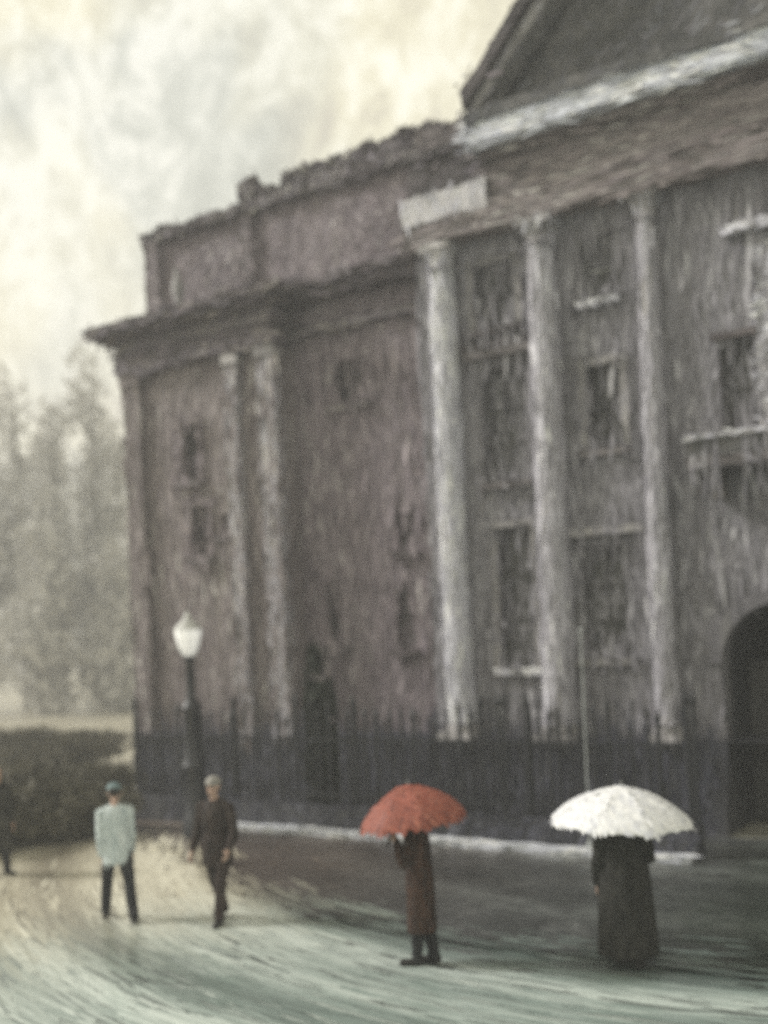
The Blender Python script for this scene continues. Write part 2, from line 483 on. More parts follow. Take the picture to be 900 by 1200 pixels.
def wall(name, mat, parent, x0, x1, y, yb, z0, z1, openings, reveal=0.3, amp=0.03, res=0.1, arch=None):
    """front face with openings and reveals, plus sides, top and back"""
    m_ = MB()
    xs = sorted({x0, x1, *[v for o in openings for v in o[:2]]})
    zs = sorted({z0, z1, *[v for o in openings for v in o[2:]]})
    for xa, xb in zip(xs, xs[1:]):
        for za, zb in zip(zs, zs[1:]):
            cx, cz = (xa + xb) / 2, (za + zb) / 2
            if any(o[0] < cx < o[1] and o[2] < cz < o[3] for o in openings):
                continue
            m_.quad((xa, y, za), (xb, y, za), (xb, y, zb), (xa, y, zb), res)
    for (xa, xb, za, zb) in openings:
        yr = y + reveal
        m_.quad((xa, y, za), (xa, y, zb), (xa, yr, zb), (xa, yr, za), res)
        m_.quad((xb, y, zb), (xb, y, za), (xb, yr, za), (xb, yr, zb), res)
        m_.quad((xa, y, zb), (xb, y, zb), (xb, yr, zb), (xa, yr, zb), res)
        if za > z0:
            m_.quad((xb, y, za), (xa, y, za), (xa, yr, za), (xb, yr, za), res)
    if arch:
        (xa, xb, zs_, zt) = arch      # spandrels fill the rectangle above a round arch
        cx, rr = (xa + xb) / 2, (xb - xa) / 2
        n = 24
        pts = [(cx - rr * math.cos(math.pi * i / n), zs_ + rr * math.sin(math.pi * i / n)) for i in range(n + 1)]
        for (ax, az), (bx, bz) in zip(pts, pts[1:]):
            m_.face([(ax, y, az), (bx, y, bz), (bx, y, zt), (ax, y, zt)])
            m_.face([(bx, y, bz), (ax, y, az), (ax, y + reveal, az), (bx, y + reveal, bz)])
    m_.quad((x1, y, z0), (x1, yb, z0), (x1, yb, z1), (x1, y, z1), 0.6)
    m_.quad((x0, yb, z0), (x0, y, z0), (x0, y, z1), (x0, yb, z1), 0.6)
    m_.quad((x1, yb, z0), (x0, yb, z0), (x0, yb, z1), (x1, yb, z1), 0.8)
    m_.quad((x0, y, z1), (x1, y, z1), (x1, yb, z1), (x0, yb, z1), 0.8)
    return m_.build(name, mat, parent, amp, 1.3)


def window(parent, x0, x1, z0, z1, y, mat='window_frame', sill='frieze_stone', bars=(1, 2), surround=None, hood=None, t=0.06, rec=0.2, sill_h=0.11):
    """recessed sash: the frame mesh is the window, panes and sill hang under it"""
    yf = y + rec
    fr = [(x0, x0 + t, yf - 0.05, yf + 0.05, z0, z1), (x1 - t, x1, yf - 0.05, yf + 0.05, z0, z1),
          (x0 + t, x1 - t, yf - 0.05, yf + 0.05, z0, z0 + t), (x0 + t, x1 - t, yf - 0.05, yf + 0.05, z1 - t, z1)]
    nx, nz = bars
    bw = 0.035
    w, h = x1 - x0 - 2 * t, z1 - z0 - 2 * t
    for i in range(1, nx):
        xc = x0 + t + w * i / nx
        fr.append((xc - bw / 2, xc + bw / 2, yf - 0.035, yf + 0.035, z0 + t, z1 - t))
    for j in range(1, nz):
        zc = z0 + t + h * j / nz
        fr.append((x0 + t, x1 - t, yf - 0.03, yf + 0.03, zc - bw / 2, zc + bw / 2))
    o = boxo('window', mat, parent, fr, 0.016, 0.1)
    for i in range(nx):
        for j in range(nz):
            boxo('pane', 'glass_pane', o, (x0 + t + w * i / nx, x0 + t + w * (i + 1) / nx, yf - 0.012, yf + 0.012,
                                           z0 + t + h * j / nz, z0 + t + h * (j + 1) / nz), 0, 0.6)
    if sill:
        boxo('sill', sill, o, (x0 - 0.12, x1 + 0.12, y - 0.14, y + 0.16, z0 - sill_h, z0 + 0.004), 0.012, 0.2)
    if surround:
        s = 0.13
        boxo('surround', surround, o, [(x0 - s, x0 - 0.005, y - 0.06, y + 0.05, z0 + 0.01, z1 + s), (x1 + 0.005, x1 + s, y - 0.06, y + 0.05, z0 + 0.01, z1 + s),
                                       (x0 - 0.004, x1 + 0.004, y - 0.06, y + 0.05, z1 + 0.005, z1 + s)], 0.012, 0.2)
    if hood:
        boxo('hood', hood, o, (x0 - 0.25, x1 + 0.25, y - 0.2, y + 0.05, z1 + 0.2, z1 + 0.33), 0.015, 0.2)
    return o


def column(parent, cx, cy, z0, z1, rad, mat, half=True):
    m_ = MB()
    prof = []
    n = 80
    for i in range(n + 1):
        t = i / n
        r_ = rad * (1 - 0.14 * t ** 1.6)
        prof.append((r_, z0 + 0.28 + (z1 - z0 - 0.28 - 0.45) * t))
    m_.lathe(cx, cy, prof, 30)
    o = m_.build('column', mat, parent, 0.02, 1.7)
    b = MB()
    b.box(cx - rad * 1.32, cx + rad * 1.32, cy - rad * 1.32, cy + rad * 1.32, z0, z0 + 0.12, 0.2)
    b.lathe(cx, cy, [(rad * 1.25, z0 + 0.122), (rad * 1.30, z0 + 0.17), (rad * 1.2, z0 + 0.22), (rad * 1.02, z0 + 0.278)], 22)
    b.build('column_base', mat, o, 0.008)
    c = MB()
    rt = rad * 0.86
    c.lathe(cx, cy, [(rt, z1 - 0.449), (rt * 1.12, z1 - 0.40), (rt, z1 - 0.36), (rt * 1.05, z1 - 0.28), (rt * 1.35, z1 - 0.14), (rt * 1.42, z1 - 0.122)], 22)
    c.box(cx - rad * 1.25, cx + rad * 1.25, cy - rad * 1.25, cy + rad * 1.25, z1 - 0.12, z1 - 0.003, 0.2)
    c.build('capital', mat, o, 0.012)
    return o


# ------------------------------------------------------------------ ground
g = MB()
XS = [-600, -250, -100, -50, -30, -22, -18, -15, -12, -9, -6, -3, 0, 5, 12, 30, 80, 250, 600]
YS = [-600, -250, -80, -30, -16, -12, -10, -8, -6, -4, -2, 0, 3, 10, 25, 60, 150, 300, 600]
for xa, xb in zip(XS, XS[1:]):
    for ya, yb in zip(YS, YS[1:]):
        g.face([(xa, ya, 0), (xb, ya, 0), (xb, yb, 0), (xa, yb, 0)])
road = g.build('road', 'wet_road', None, smooth=False)
road['kind'] = 'structure'

EDGE = [(-19.0, -1.1), (-16.5, -1.2), (-14.2, -1.35), (-12.7, -1.9), (-11.3, -2.9), (-9.8, -3.7), (-8.2, -4.25), (-6.4, -4.55), (-4.0, -4.6), (-1, -4.4), (6, -4.2)]


def edge_pts(e, n=6):
    out = []
    P = [Vector((*p, 0)) for p in e]
    for i in range(len(P) - 1):
        a, b = P[max(i - 1, 0)], P[i]
        c, f = P[i + 1], P[min(i + 2, len(P) - 1)]
        for k in range(n):
            t = k / n
            out.append(0.5 * ((2 * b) + (-a + c) * t + (2 * a - 5 * b + 4 * c - f) * t * t + (-a + 3 * b - 3 * c + f) * t ** 3))
    out.append(P[-1])
    return out


EP = [p + noise.noise_vector(p * 1.7) * 0.22 + noise.noise_vector(p * 5.0) * 0.10 for p in edge_pts(EDGE, 16)]
g = MB()
HP = 0.03
for a, b in zip(EP, EP[1:]):
    g.quad((a.x, a.y, HP), (b.x, b.y, HP), (b.x, 1.9, HP), (a.x, 1.9, HP), 0.8)
    g.face([(a.x, a.y, -0.05), (b.x, b.y, -0.05), (b.x, b.y, HP), (a.x, a.y, HP)])
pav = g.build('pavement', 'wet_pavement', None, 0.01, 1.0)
pav['kind'] = 'structure'

# pale stone edging at the foot of the railings
g = MB()
g.box(-13.9, -5.0, -0.22, 0.02, HP - 0.04, HP + 0.09, 0.2)
kerb = g.build('kerb', 'kerb_stone', None, 0.02, 2.2)
kerb['kind'] = 'structure'

# ------------------------------------------------------------------ main building (symmetrical about CX)
YW = 2.2
CX = -4.2
BL, BR = -10.4, 2.0
bld = thing('classical_building', 'grey soot-streaked classical building with steep pediment, pale cornice and engaged columns', 'building', (CX, 6.0, 0))


def mir(b):
    return (2 * CX - b[1], 2 * CX - b[0], b[2], b[3])


bays = [(-9.22, -8.42, 8.72, 9.85), (-9.18, -8.36, 6.0, 8.0), (-9.0, -8.34, 2.72, 5.2),
        (-7.18, -6.66, 8.85, 9.9), (-7.2, -6.6, 6.35, 7.75), (-7.45, -6.62, 2.85, 4.7)]
openings = bays + [mir(b) for b in bays]
mid_win = (-4.95, -4.42, 6.25, 7.75)
ARCH = (-5.12, -3.28, 2.72, 3.9)
openings.append(mid_win)
openings.append(mir(mid_win))
openings.append((ARCH[0], ARCH[1], 1.5, ARCH[3]))
main_wall = wall('wall', 'wall_grey', bld, BL, BR, YW, 12.0, 1.5, 11.0, openings, 0.34, arch=ARCH)
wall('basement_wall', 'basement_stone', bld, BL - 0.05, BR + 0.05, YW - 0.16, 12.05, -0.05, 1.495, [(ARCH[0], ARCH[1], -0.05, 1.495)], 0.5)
# passage behind the arch
g = MB()
g.quad((ARCH[0], YW + 0.34, 0), (ARCH[0], YW + 3.2, 0), (ARCH[0], YW + 3.2, 3.9), (ARCH[0], YW + 0.34, 3.9), 0.5)
g.quad((ARCH[1], YW + 3.2, 0), (ARCH[1], YW + 0.34, 0), (ARCH[1], YW + 0.34, 3.9), (ARCH[1], YW + 3.2, 3.9), 0.5)
g.quad((ARCH[0], YW + 3.2, 0), (ARCH[1], YW + 3.2, 0), (ARCH[1], YW + 3.2, 3.9), (ARCH[0], YW + 3.2, 3.9), 0.5)
g.quad((ARCH[0], YW + 0.34, 3.9), (ARCH[1], YW + 0.34, 3.9), (ARCH[1], YW + 3.2, 3.9), (ARCH[0], YW + 3.2, 3.9), 0.5)
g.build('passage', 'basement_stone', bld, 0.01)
dr = boxo('door', 'door_paint', bld, [(-5.05, -4.22, YW + 1.2, YW + 1.28, 0.1, 2.7), (-4.18, -3.35, YW + 1.2, YW + 1.28, 0.1, 2.7)], 0.004, 0.6)
g = MB()
g.lathe(-4.3, YW + 1.12, [(0.03, 1.15), (0.05, 1.18), (0.03, 1.22)], 10)
g.build('handle', 'steel', dr)
# arch surround
g = MB()
acx, ar = CX, (ARCH[1] - ARCH[0]) / 2
n = 28
for i in range(n):
    a0, a1 = math.pi * i / n, math.pi * (i + 1) / n
    P = lambda a, rr, yy: (acx - rr * math.cos(a), yy, ARCH[2] + rr * math.sin(a))
    r1, r2 = ar + 0.01, ar + 0.22
    g.face([P(a0, r1, YW - 0.07), P(a1, r1, YW - 0.07), P(a1, r2, YW - 0.07), P(a0, r2, YW - 0.07)])
    g.face([P(a0, r2, YW - 0.07), P(a1, r2, YW - 0.07), P(a1, r2, YW + 0.02), P(a0, r2, YW + 0.02)])
    g.face([P(a0, r1, YW + 0.02), P(a1, r1, YW + 0.02), P(a1, r1, YW - 0.07), P(a0, r1, YW - 0.07)])
g.build('arch_surround', 'wall_grey', bld, 0.01)


def both(fn):
    fn(lambda a, b: (a, b))
    fn(lambda a, b: (2 * CX - b, 2 * CX - a))


def bay_windows(f):
    for k, b in enumerate(bays):
        x0, x1 = f(b[0], b[1])
        if k == 0:
            window(bld, x0, x1, b[2], b[3], YW, 'window_frame', 'cornice_soot_shade', (2, 2), 'column_stone')
        elif k == 1:
            window(bld, x0, x1, b[2], b[3], YW, 'window_frame', 'frieze_stone', (2, 3), None, 'frieze_stone')
        elif k == 2:
            window(bld, x0, x1, b[2], b[3], YW, 'window_frame', 'washed_lit_stone', (1, 3), 'column_stone')
        elif k == 3:
            window(bld, x0, x1, b[2], b[3], YW, 'frame_pale', 'washed_lit_stone', (1, 2), None, None)
        elif k == 4:
            window(bld, x0, x1, b[2], b[3], YW, 'window_frame', 'frieze_stone', (2, 2), 'column_stone')
        else:
            window(bld, x0, x1, b[2], b[3], YW, 'window_frame', 'column_stone', (2, 3), None)
    # string course between columns B and C
    x0, x1 = f(-7.58, -6.28)
    boxo('string_course', 'column_stone', bld, (x0, x1, YW - 0.12, YW + 0.05, 4.92, 5.06), 0.012)
    x0, x1 = f(-9.5, -8.2)
    boxo('string_course', 'cornice_soot_shade', bld, (x0, x1, YW - 0.13, YW + 0.05, 8.36, 8.5), 0.012)


both(bay_windows)
for mw_ in (mid_win, mir(mid_win)):
    window(bld, *mw_, YW, 'window_frame', None, (1, 2))
    boxo('hood', 'cornice_soot_shade', bld, (mw_[0] - 0.1, mw_[1] + 0.05, YW - 0.14, YW + 0.05, 7.8, 7.9), 0.03)
boxo('pier', 'column_pale', bld, (-4.36, -4.04, YW - 0.1, YW + 0.05, 6.24, 9.3), 0.03)
boxo('hood', 'washed_lit_stone', bld, (-4.75, -3.65, YW - 0.25, YW + 0.05, 9.36, 9.48), 0.03)
# balcony
bal = boxo('balcony', 'frieze_stone', bld, (-5.3, -3.1, YW - 0.75, YW + 0.05, 5.72, 5.9), 0.02)
boxo('balcony_parapet', 'tympanum_stone', bal, [(-5.3, -3.1, YW - 0.75, YW - 0.67, 5.905, 6.16), (-5.3, -5.22, YW - 0.665, YW, 5.905, 6.16), (-3.18, -3.1, YW - 0.665, YW, 5.905, 6.16)], 0.012)
boxo('coping', 'washed_lit_stone', bal, [(-5.34, -3.06, YW - 0.79, YW - 0.63, 6.165, 6.23), (-5.34, -5.19, YW - 0.628, YW, 6.165, 6.23), (-3.21, -3.06, YW - 0.628, YW, 6.165, 6.23)], 0.012)
for bx_ in (-5.0, -3.4):
    boxo('bracket', 'frieze_stone', bal, [(bx_ - 0.1, bx_ + 0.1, YW - 0.6, YW, 5.55, 5.715), (bx_ - 0.1, bx_ + 0.1, YW - 0.3, YW, 5.3, 5.545)], 0.012)

for (cx, rad, mat) in ((-9.82, 0.25, 'column_pale'), (-7.87, 0.28, 'column_stone'), (-6.02, 0.19, 'column_pale'),
                       (2 * CX + 9.82, 0.25, 'column_pale'), (2 * CX + 7.87, 0.28, 'column_stone'), (2 * CX + 6.02, 0.19, 'column_pale')):
    column(bld, cx, YW - 0.12, 1.5, 10.35, rad, mat)
# entablature
boxo('architrave', 'frieze_stone', bld, (BL + 0.02, BR - 0.02, YW - 0.42, YW + 0.3, 10.352, 10.72), 0.025)
boxo('frieze', 'frieze_stone', bld, (-8.68, 2 * CX + 8.68, YW - 0.38, YW + 0.3, 10.724, 11.5), 0.025)
for s in (0, 1):
    xa, xb = (-10.42, -8.7) if s == 0 else (2 * CX + 8.7, 2 * CX + 10.42)
    boxo('corner_block_lit', 'washed_lit_stone', bld, (xa, xb, YW - 0.46, YW + 0.4, 10.724, 11.22), 0.03, 0.15, freq=2.5)  # pale stone paints the light on the entablature's end
    boxo('parapet', 'slate', bld, [(xa + 0.08, xb - 0.02, YW - 0.3, YW + 0.6, 11.224, 11.9), (xa + 0.0, xb - 0.02, YW - 0.36, YW + 0.7, 11.904, 12.05)], 0.05, 0.15, freq=3.0)
    boxo('parapet_course', 'cornice_soot_shade', bld, [(xa + 0.25, xb - 0.02, YW - 0.22, YW + 0.6, 12.054, 12.5)], 0.07, 0.12, freq=3.5)
# horizontal cornice of the pediment
PL, PR = -8.85, 2 * CX + 8.85
boxo('cornice_bed', 'cornice_soot_shade', bld, (PL + 0.14, PR - 0.14, YW - 0.52, YW + 0.3, 11.504, 11.66), 0.02)
boxo('cornice', 'cornice_pale', bld, (PL, PR, YW - 0.78, YW + 0.3, 11.664, 12.02), 0.03, 0.18, freq=2.2)
boxo('cornice_cap', 'tympanum_stone', bld, (PL - 0.02, PR + 0.02, YW - 0.84, YW + 0.3, 12.024, 12.22), 0.03, 0.18, freq=2.2)
# pediment
SL = 1.03
APZ = 12.22 + (CX - PL) * SL
g = MB()
N = 24
for i in range(N):
    for s in (0, 1):
        xa = PL + 0.3 + (CX - PL - 0.3) * i / N
        xb = PL + 0.3 + (CX - PL - 0.3) * (i + 1) / N
        za, zb = 12.22 + (xa - PL - 0.3) * SL, 12.22 + (xb - PL - 0.3) * SL
        if s:
            xa, xb, za, zb = 2 * CX - xb, 2 * CX - xa, zb, za
        g.quad((xa, YW - 0.25, 12.22), (xb, YW - 0.25, 12.22), (xb, YW - 0.25, zb), (xa, YW - 0.25, za), 0.3)
g.build('tympanum', 'tympanum_stone', bld, 0.02)


def rake(name, mat, off0, off1, yf, amp=0.03):
    """sloping moulding between two heights measured above the rake line"""
    g_ = MB()
    for s in (0, 1):
        n_ = 30
        for i in range(n_):
            x_a = PL - 0.05 + (CX - PL + 0.05) * i / n_
            x_b = PL - 0.05 + (CX - PL + 0.05) * (i + 1) / n_
            za, zb = 12.22 + (x_a - PL) * SL, 12.22 + (x_b - PL) * SL
            if s:
                x_a, x_b, za, zb = 2 * CX - x_b, 2 * CX - x_a, zb, za
            A = [(x_a, yf, za + off0), (x_b, yf, zb + off0), (x_b, yf, zb + off1), (x_a, yf, za + off1)]
            B = [(p[0], 12.0, p[2]) for p in A]
            g_.quad(*A, 0.25)
            g_.quad(A[3], A[2], B[2], B[3], 1.0)
            g_.quad(A[1], A[0], B[0], B[1], 1.0)
            if (i == 0 and s == 0):
                g_.quad(B[0], A[0], A[3], B[3], 0.5)
            if (i == 0 and s == 1):
                g_.quad(A[1], B[1], B[2], A[2], 0.5)
    return g_.build(name, mat, bld, amp, 2.2)


rake('raking_bed', 'tympanum_stone', -0.34, -0.12, YW - 0.5)
rake('raking_cornice', 'column_stone', -0.118, 0.14, YW - 0.7)
rake('roof', 'slate', 0.144, 0.44, YW - 0.84, 0.05)
boxo('roof_slab', 'slate', bld, (BL + 0.1, BR - 0.1, YW + 0.72, 11.9, 11.0, 12.1), 0.04, 0.6)

# ------------------------------------------------------------------ side wing with its projecting pavilion
wing = thing('side_wing', 'mauve-brown lower wing with attic and projecting end pavilion beside the pediment', 'building', (-14.2, 6.5, 0))
WX0, WX1, PX1 = -18.0, BL - 0.06, -13.75
YR = 2.75
wopen = [(-12.75, -12.05, 8.0, 8.85), (-11.4, -11.05, 5.0, 5.7), (-13.2, -12.85, 3.2, 4.5), (-11.55, -11.15, 3.1, 4.4)]
wall('wall', 'wall_mauve', wing, PX1 + 0.004, WX1, YR, 11.5, 1.5, 10.2, wopen, 0.3)
popen = [(-16.4, -15.95, 6.85, 8.05), (-16.22, -15.75, 5.2, 6.3), (-15.4, -15.15, 5.6, 6.1)]
wall('pavilion_wall', 'wall_pavilion', wing, WX0, PX1, YW, 11.55, 1.5, 10.2, popen, 0.3)
wall('basement_wall', 'basement_stone', wing, WX0 - 0.05, BL - 0.06, YW - 0.12, 11.6, -0.05, 1.495, [], 0.3)
for i, b in enumerate(wopen):
    window(wing, *b, YR, 'window_frame', 'frieze_stone' if i % 2 == 0 else 'cornice_soot_shade', (2, 1) if i < 1 else (1, 2))
for i, b in enumerate(popen):
    window(wing, *b, YW, 'window_frame', 'frieze_stone', (1, 2), 'wall_pavilion' if i < 2 else None)
# pavilion pilasters
for (xa, xb, mat) in ((-17.96, -17.5, 'wall_pavilion'), (-15.02, -14.72, 'column_pale'), (-14.15, -13.74, 'column_stone')):
    p_ = boxo('pilaster', mat, wing, (xa, xb, YW - 0.16, YW + 0.1, 1.5, 9.3), 0.03)
    boxo('capital', mat, p_, (xa - 0.05, xb + 0.05, YW - 0.22, YW + 0.1, 9.1, 9.34), 0.015)
# pavilion entablature; shade below its projections is put into the dark stone
boxo('architrave', 'cornice_soot_shade', wing, (WX0 - 0.06, PX1 + 0.06, YW - 0.24, YW + 0.3, 9.345, 9.75), 0.025)
boxo('frieze', 'frieze_stone', wing, (WX0 - 0.03, PX1 + 0.03, YW - 0.2, YW + 0.3, 9.754, 10.1), 0.025)
boxo('cornice', 'cornice_soot_shade', wing, [(WX0 - 0.4, PX1 + 0.3, YW - 0.5, YW + 0.6, 10.104, 10.24), (WX0 - 0.55, PX1 + 0.4, YW - 0.62, YW + 0.6, 10.244, 10.38)], 0.03, 0.2, freq=2.0)
# wing cornice and the ledge under it
boxo('cornice', 'cornice_soot_shade', wing, [(PX1 + 0.41, WX1, YR - 0.4, YR + 0.6, 10.15, 10.36), (PX1 + 0.41, WX1, YR - 0.52, YR + 0.6, 10.364, 10.48)], 0.03, 0.2, freq=2.0)
boxo('ledge', 'frieze_stone', wing, (PX1 + 0.07, WX1, YR - 0.16, YR + 0.1, 9.52, 9.66), 0.02)
# attic
ATT = 12.45
wall('attic_wall', 'wall_mauve', wing, WX0 + 0.15, WX1, 2.95, 11.4, 10.2, ATT, [], 0.25, 0.04)
boxo('attic_pilaster', 'wall_pavilion', wing, (WX0 + 0.12, WX0 + 0.5, 2.82, 3.0, 10.39, ATT), 0.02)
boxo('attic_pilaster', 'cornice_soot_shade', wing, (-15.1, -14.8, 2.82, 3.0, 10.39, ATT), 0.02)
# broken coping of the attic: stones of uneven height
x = WX0 + 0.05
rng = random.Random(3)
while x < WX1 - 0.3:
    w = rng.uniform(0.35, 0.75)
    x2 = min(x + w, WX1)
    h = rng.uniform(0.16, 0.32)
    boxo('coping_stone', rng.choice(['cornice_soot_shade', 'slate', 'frieze_stone']), wing, (x, x2 - 0.02, 2.8 + rng.uniform(-.03, .03), 3.3, ATT + 0.004, ATT + h), 0.06, 0.12, freq=4.0)
    x = x2
# roof ridge pieces and chimneys behind the coping
for (xa, xb, ya, yb_, za, zb, mat) in ((-15.75, -15.35, 3.6, 4.1, ATT, 13.55, 'slate'), (-15.0, -14.75, 3.6, 4.0, ATT, 13.25, 'slate'),
                                       (-14.3, -11.95, 3.35, 5.5, ATT, 13.3, 'slate'), (-11.7, -10.55, 3.2, 5.5, ATT, 13.25, 'slate')):
    boxo('roof_stack' if xb - xa < 1 else 'roof', mat, wing, (xa, xb, ya, yb_, za, zb), 0.13, 0.14, freq=3.2)
# pale urn on the pavilion cornice
g = MB()
g.box(-16.56, -16.3, YW - 0.05, YW + 0.21, 10.384, 10.6, 0.2)
g.lathe(-16.43, YW + 0.08, [(0.06, 10.602), (0.05, 10.7), (0.12, 10.9), (0.14, 11.05), (0.10, 11.2), (0.05, 11.3), (0.07, 11.36), (0.02, 11.5)], 14)
g.build('urn', 'washed_lit_stone', wing, 0.02, 4.0)

# ------------------------------------------------------------------ railings
rl = thing('iron_railing', 'tall black iron railings on a dark plinth in front of the building', 'railing', (-10.6, 0.2, HP))
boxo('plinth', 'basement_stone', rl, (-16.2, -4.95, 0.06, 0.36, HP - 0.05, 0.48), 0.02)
boxo('rail', 'iron', rl, (-16.15, -5.0, 0.195, 0.225, 1.62, 1.65), 0.006, 0.5)
boxo('rail', 'iron', rl, (-16.15, -5.0, 0.19, 0.23, 0.66, 0.71), 0.006, 0.5)
g = MB()
g.tube([(0, 0, 0.48), (0, 0, 1.0), (0, 0, 2.02)], [0.026, 0.025, 0.023], 6)
g.lathe(0, 0, [(0.023, 2.02), (0.036, 2.06), (0.005, 2.2)], 6)
bar_me = bpy.data.meshes.new('bar')
bar_me.from_pydata([tuple(p) for p in g.v], [], g.f)
bar_me.materials.append(MATS['iron'])
o0 = Vector(rl['origin_pt'])
x = -16.1
rng = random.Random(5)
while x < -5.0:
    o = bpy.data.objects.new('bar', bar_me)
    COL.objects.link(o)
    o.parent = rl
    o.location = Vector((x, 0.21, 0.0)) - o0
    o.rotation_euler = (rng.uniform(-.012, .012), rng.uniform(-.015, .015), 0)
    s = rng.uniform(0.55, 1.75)
    o.scale = (s, s, rng.choice([1.0, rng.uniform(0.9, 1.12)]))
    x += rng.uniform(0.13, 0.24)
for px in (-16.15, -13.6, -10.9, -8.42, -8.02, -7.62, -5.0):
    g = MB()
    g.tube([(px, 0.21, 0.47), (px, 0.21, 1.2), (px, 0.21, 2.2)], [0.045, 0.04, 0.036], 8)
    g.lathe(px, 0.21, [(0.036, 2.2), (0.06, 2.24), (0.055, 2.3), (0.01, 2.42)], 8)
    g.build('post', 'iron', rl, 0.008, 3)
# slim pale flagpole by the railings
fp = MB()
fp.lathe(-6.55, -0.05, [(0.05, HP - 0.01), (0.05, 0.2), (0.016, 0.22), (0.013, 2.2), (0.010, 3.3)], 10)
fp.lathe(-6.55, -0.05, [(0.012, 3.3), (0.028, 3.33), (0.028, 3.36), (0.004, 3.39)], 10)
o = fp.build('pole', 'iron_pale', None, origin=(-6.55, -0.05, HP))
o['label'] = 'slim pale metal pole rising above the railings'
o['category'] = 'pole'


# ------------------------------------------------------------------ foliage
def leaves(name, mat, parent, blobs, n, size, seed=1, kind=True):
    rg = random.Random(seed)
    o0_ = Vector(parent['origin_pt'])
    V, Fc = [], []
    tot = sum(b[1][0] * b[1][1] * b[1][2] for b in blobs)
    for c, rr in blobs:
        k = int(n * rr[0] * rr[1] * rr[2] / tot)
        for _ in range(k):
            while True:
                p = Vector((rg.uniform(-1, 1), rg.uniform(-1, 1), rg.uniform(-1, 1)))
                if 0.2 < p.length < 1 and rg.random() < 1.15 - p.length ** 2:
                    p *= 1.12
                    break
            p = Vector((p.x * rr[0], p.y * rr[1], p.z * rr[2])) + Vector(c)
            if noise.noise(p * 3.5) < -0.12:
                continue
            if p.z < 0.02:
                continue
            a = Vector((rg.gauss(0, 0.5), rg.gauss(0, 0.5), rg.gauss(0.3, 1))).normalized()
            b = a.cross(Vector((rg.gauss(0, 1), rg.gauss(0, 1), rg.gauss(0, 1)))).normalized()
            s = size * rg.uniform(0.5, 2.2)
            i = len(V)
            p -= o0_
            V += [p - a * s, p + b * s * 0.28, p + a * s, p - b * s * 0.28]
            Fc.append((i, i + 1, i + 2, i + 3))
    me = bpy.data.meshes.new(name)
    me.from_pydata([tuple(q) for q in V], [], Fc)
    o_ = mesh_obj(name, me, mat, parent, smooth=False)
    if kind:
        o_['kind'] = 'stuff'
    return o_


def shrub(name, label, cat, loc, blobs, n, size, mat, seed, stems, group=None, squash=1.0):
    t = thing(name, label, cat, loc, group)
    g_ = MB()
    L = Vector(loc)
    for (tx, ty, tz) in stems:
        g_.tube([L + Vector((tx * 0.2, ty * 0.2, -0.02)), L + Vector((tx * 0.5, ty * 0.6, tz * 0.5 * squash)), L + Vector((tx, ty, tz * squash))], [0.035, 0.025, 0.008], 6)
    g_.build('trunk', 'bark', t)
    leaves('crown', mat, t, [(L + Vector((c[0], c[1], c[2] * squash)), (rr[0], rr[1], rr[2] * squash)) for c, rr in blobs], n, size, seed)
    return t


shrub('evergreen_shrub', 'narrow dark columnar evergreen standing behind the railings by the recessed wing', 'shrub', (-12.2, 1.0, HP),
      [((0, 0, 1.0), (0.32, 0.32, 1.0)), ((0.02, 0, 2.0), (0.3, 0.3, 0.85)), ((-0.08, 0, 2.7), (0.16, 0.16, 0.55))], 16000, 0.05, 'leaf_dark', 4, [(0, 0, 2.6), (0.1, 0.05, 1.8)])

for (k, lab, loc, blobs, n_, st) in (
    (1, 'rounded bush standing in for olive shadow at the corner of the misty side street', (-16.3, -2.0, 0), [((0, 0, 0.9), (1.1, 1.1, 0.9)), ((0.7, 0.6, 1.2), (0.8, 0.8, 0.8)), ((-0.8, -0.4, 1.0), (0.9, 0.9, 0.9)), ((0, 0.3, 1.7), (0.7, 0.7, 0.6))], 9000, [(0.4, 0.2, 1.5), (-0.4, -0.2, 1.4), (0.1, 0.3, 1.9)]),
    (2, 'taller bush standing in for olive shadow, overhanging the figure in the dark coat', (-16.9, -3.5, 0), [((0, 0, 1.1), (1.3, 1.2, 1.1)), ((-0.8, -0.6, 1.5), (1.0, 1.0, 1.0)), ((0.2, 0, 2.1), (0.9, 0.9, 0.7))], 9000, [(0.4, 0.2, 1.8), (-0.5, -0.3, 1.7), (0.1, 0.0, 2.3)]),
    (3, 'hazy bush standing in for olive shadow beside the end wall of the pavilion', (-19.0, 0.4, 0), [((0, 0, 1.0), (1.5, 1.2, 1.0)), ((0.9, 0.5, 1.4), (1.0, 1.0, 1.0)), ((-0.7, 0.2, 1.6), (1.1, 1.0, 0.9))], 9000, [(0.4, 0.2, 1.8), (-0.5, -0.3, 1.7), (0.1, 0.0, 2.2)]),
    (4, 'farthest bush standing in for olive shadow, fading into the mist of the side street', (-25.5, 5.6, 0), [((0, 0, 1.2), (1.9, 1.5, 1.2)), ((1.2, 0.5, 1.7), (1.3, 1.2, 1.1)), ((-0.9, 0.2, 2.0), (1.3, 1.2, 1.0))], 10000, [(0.4, 0.2, 2.0), (-0.5, -0.3, 2.1), (0.1, 0.0, 2.6)])):
    shrub('bush', lab, 'bush', loc, blobs, n_ * 2, 0.06, 'leaf_olive', 20 + k, st, 'bushes standing in for olive shadow', 0.44 if k < 3 else 0.4)  # bushes added in place of the olive shadow at far left


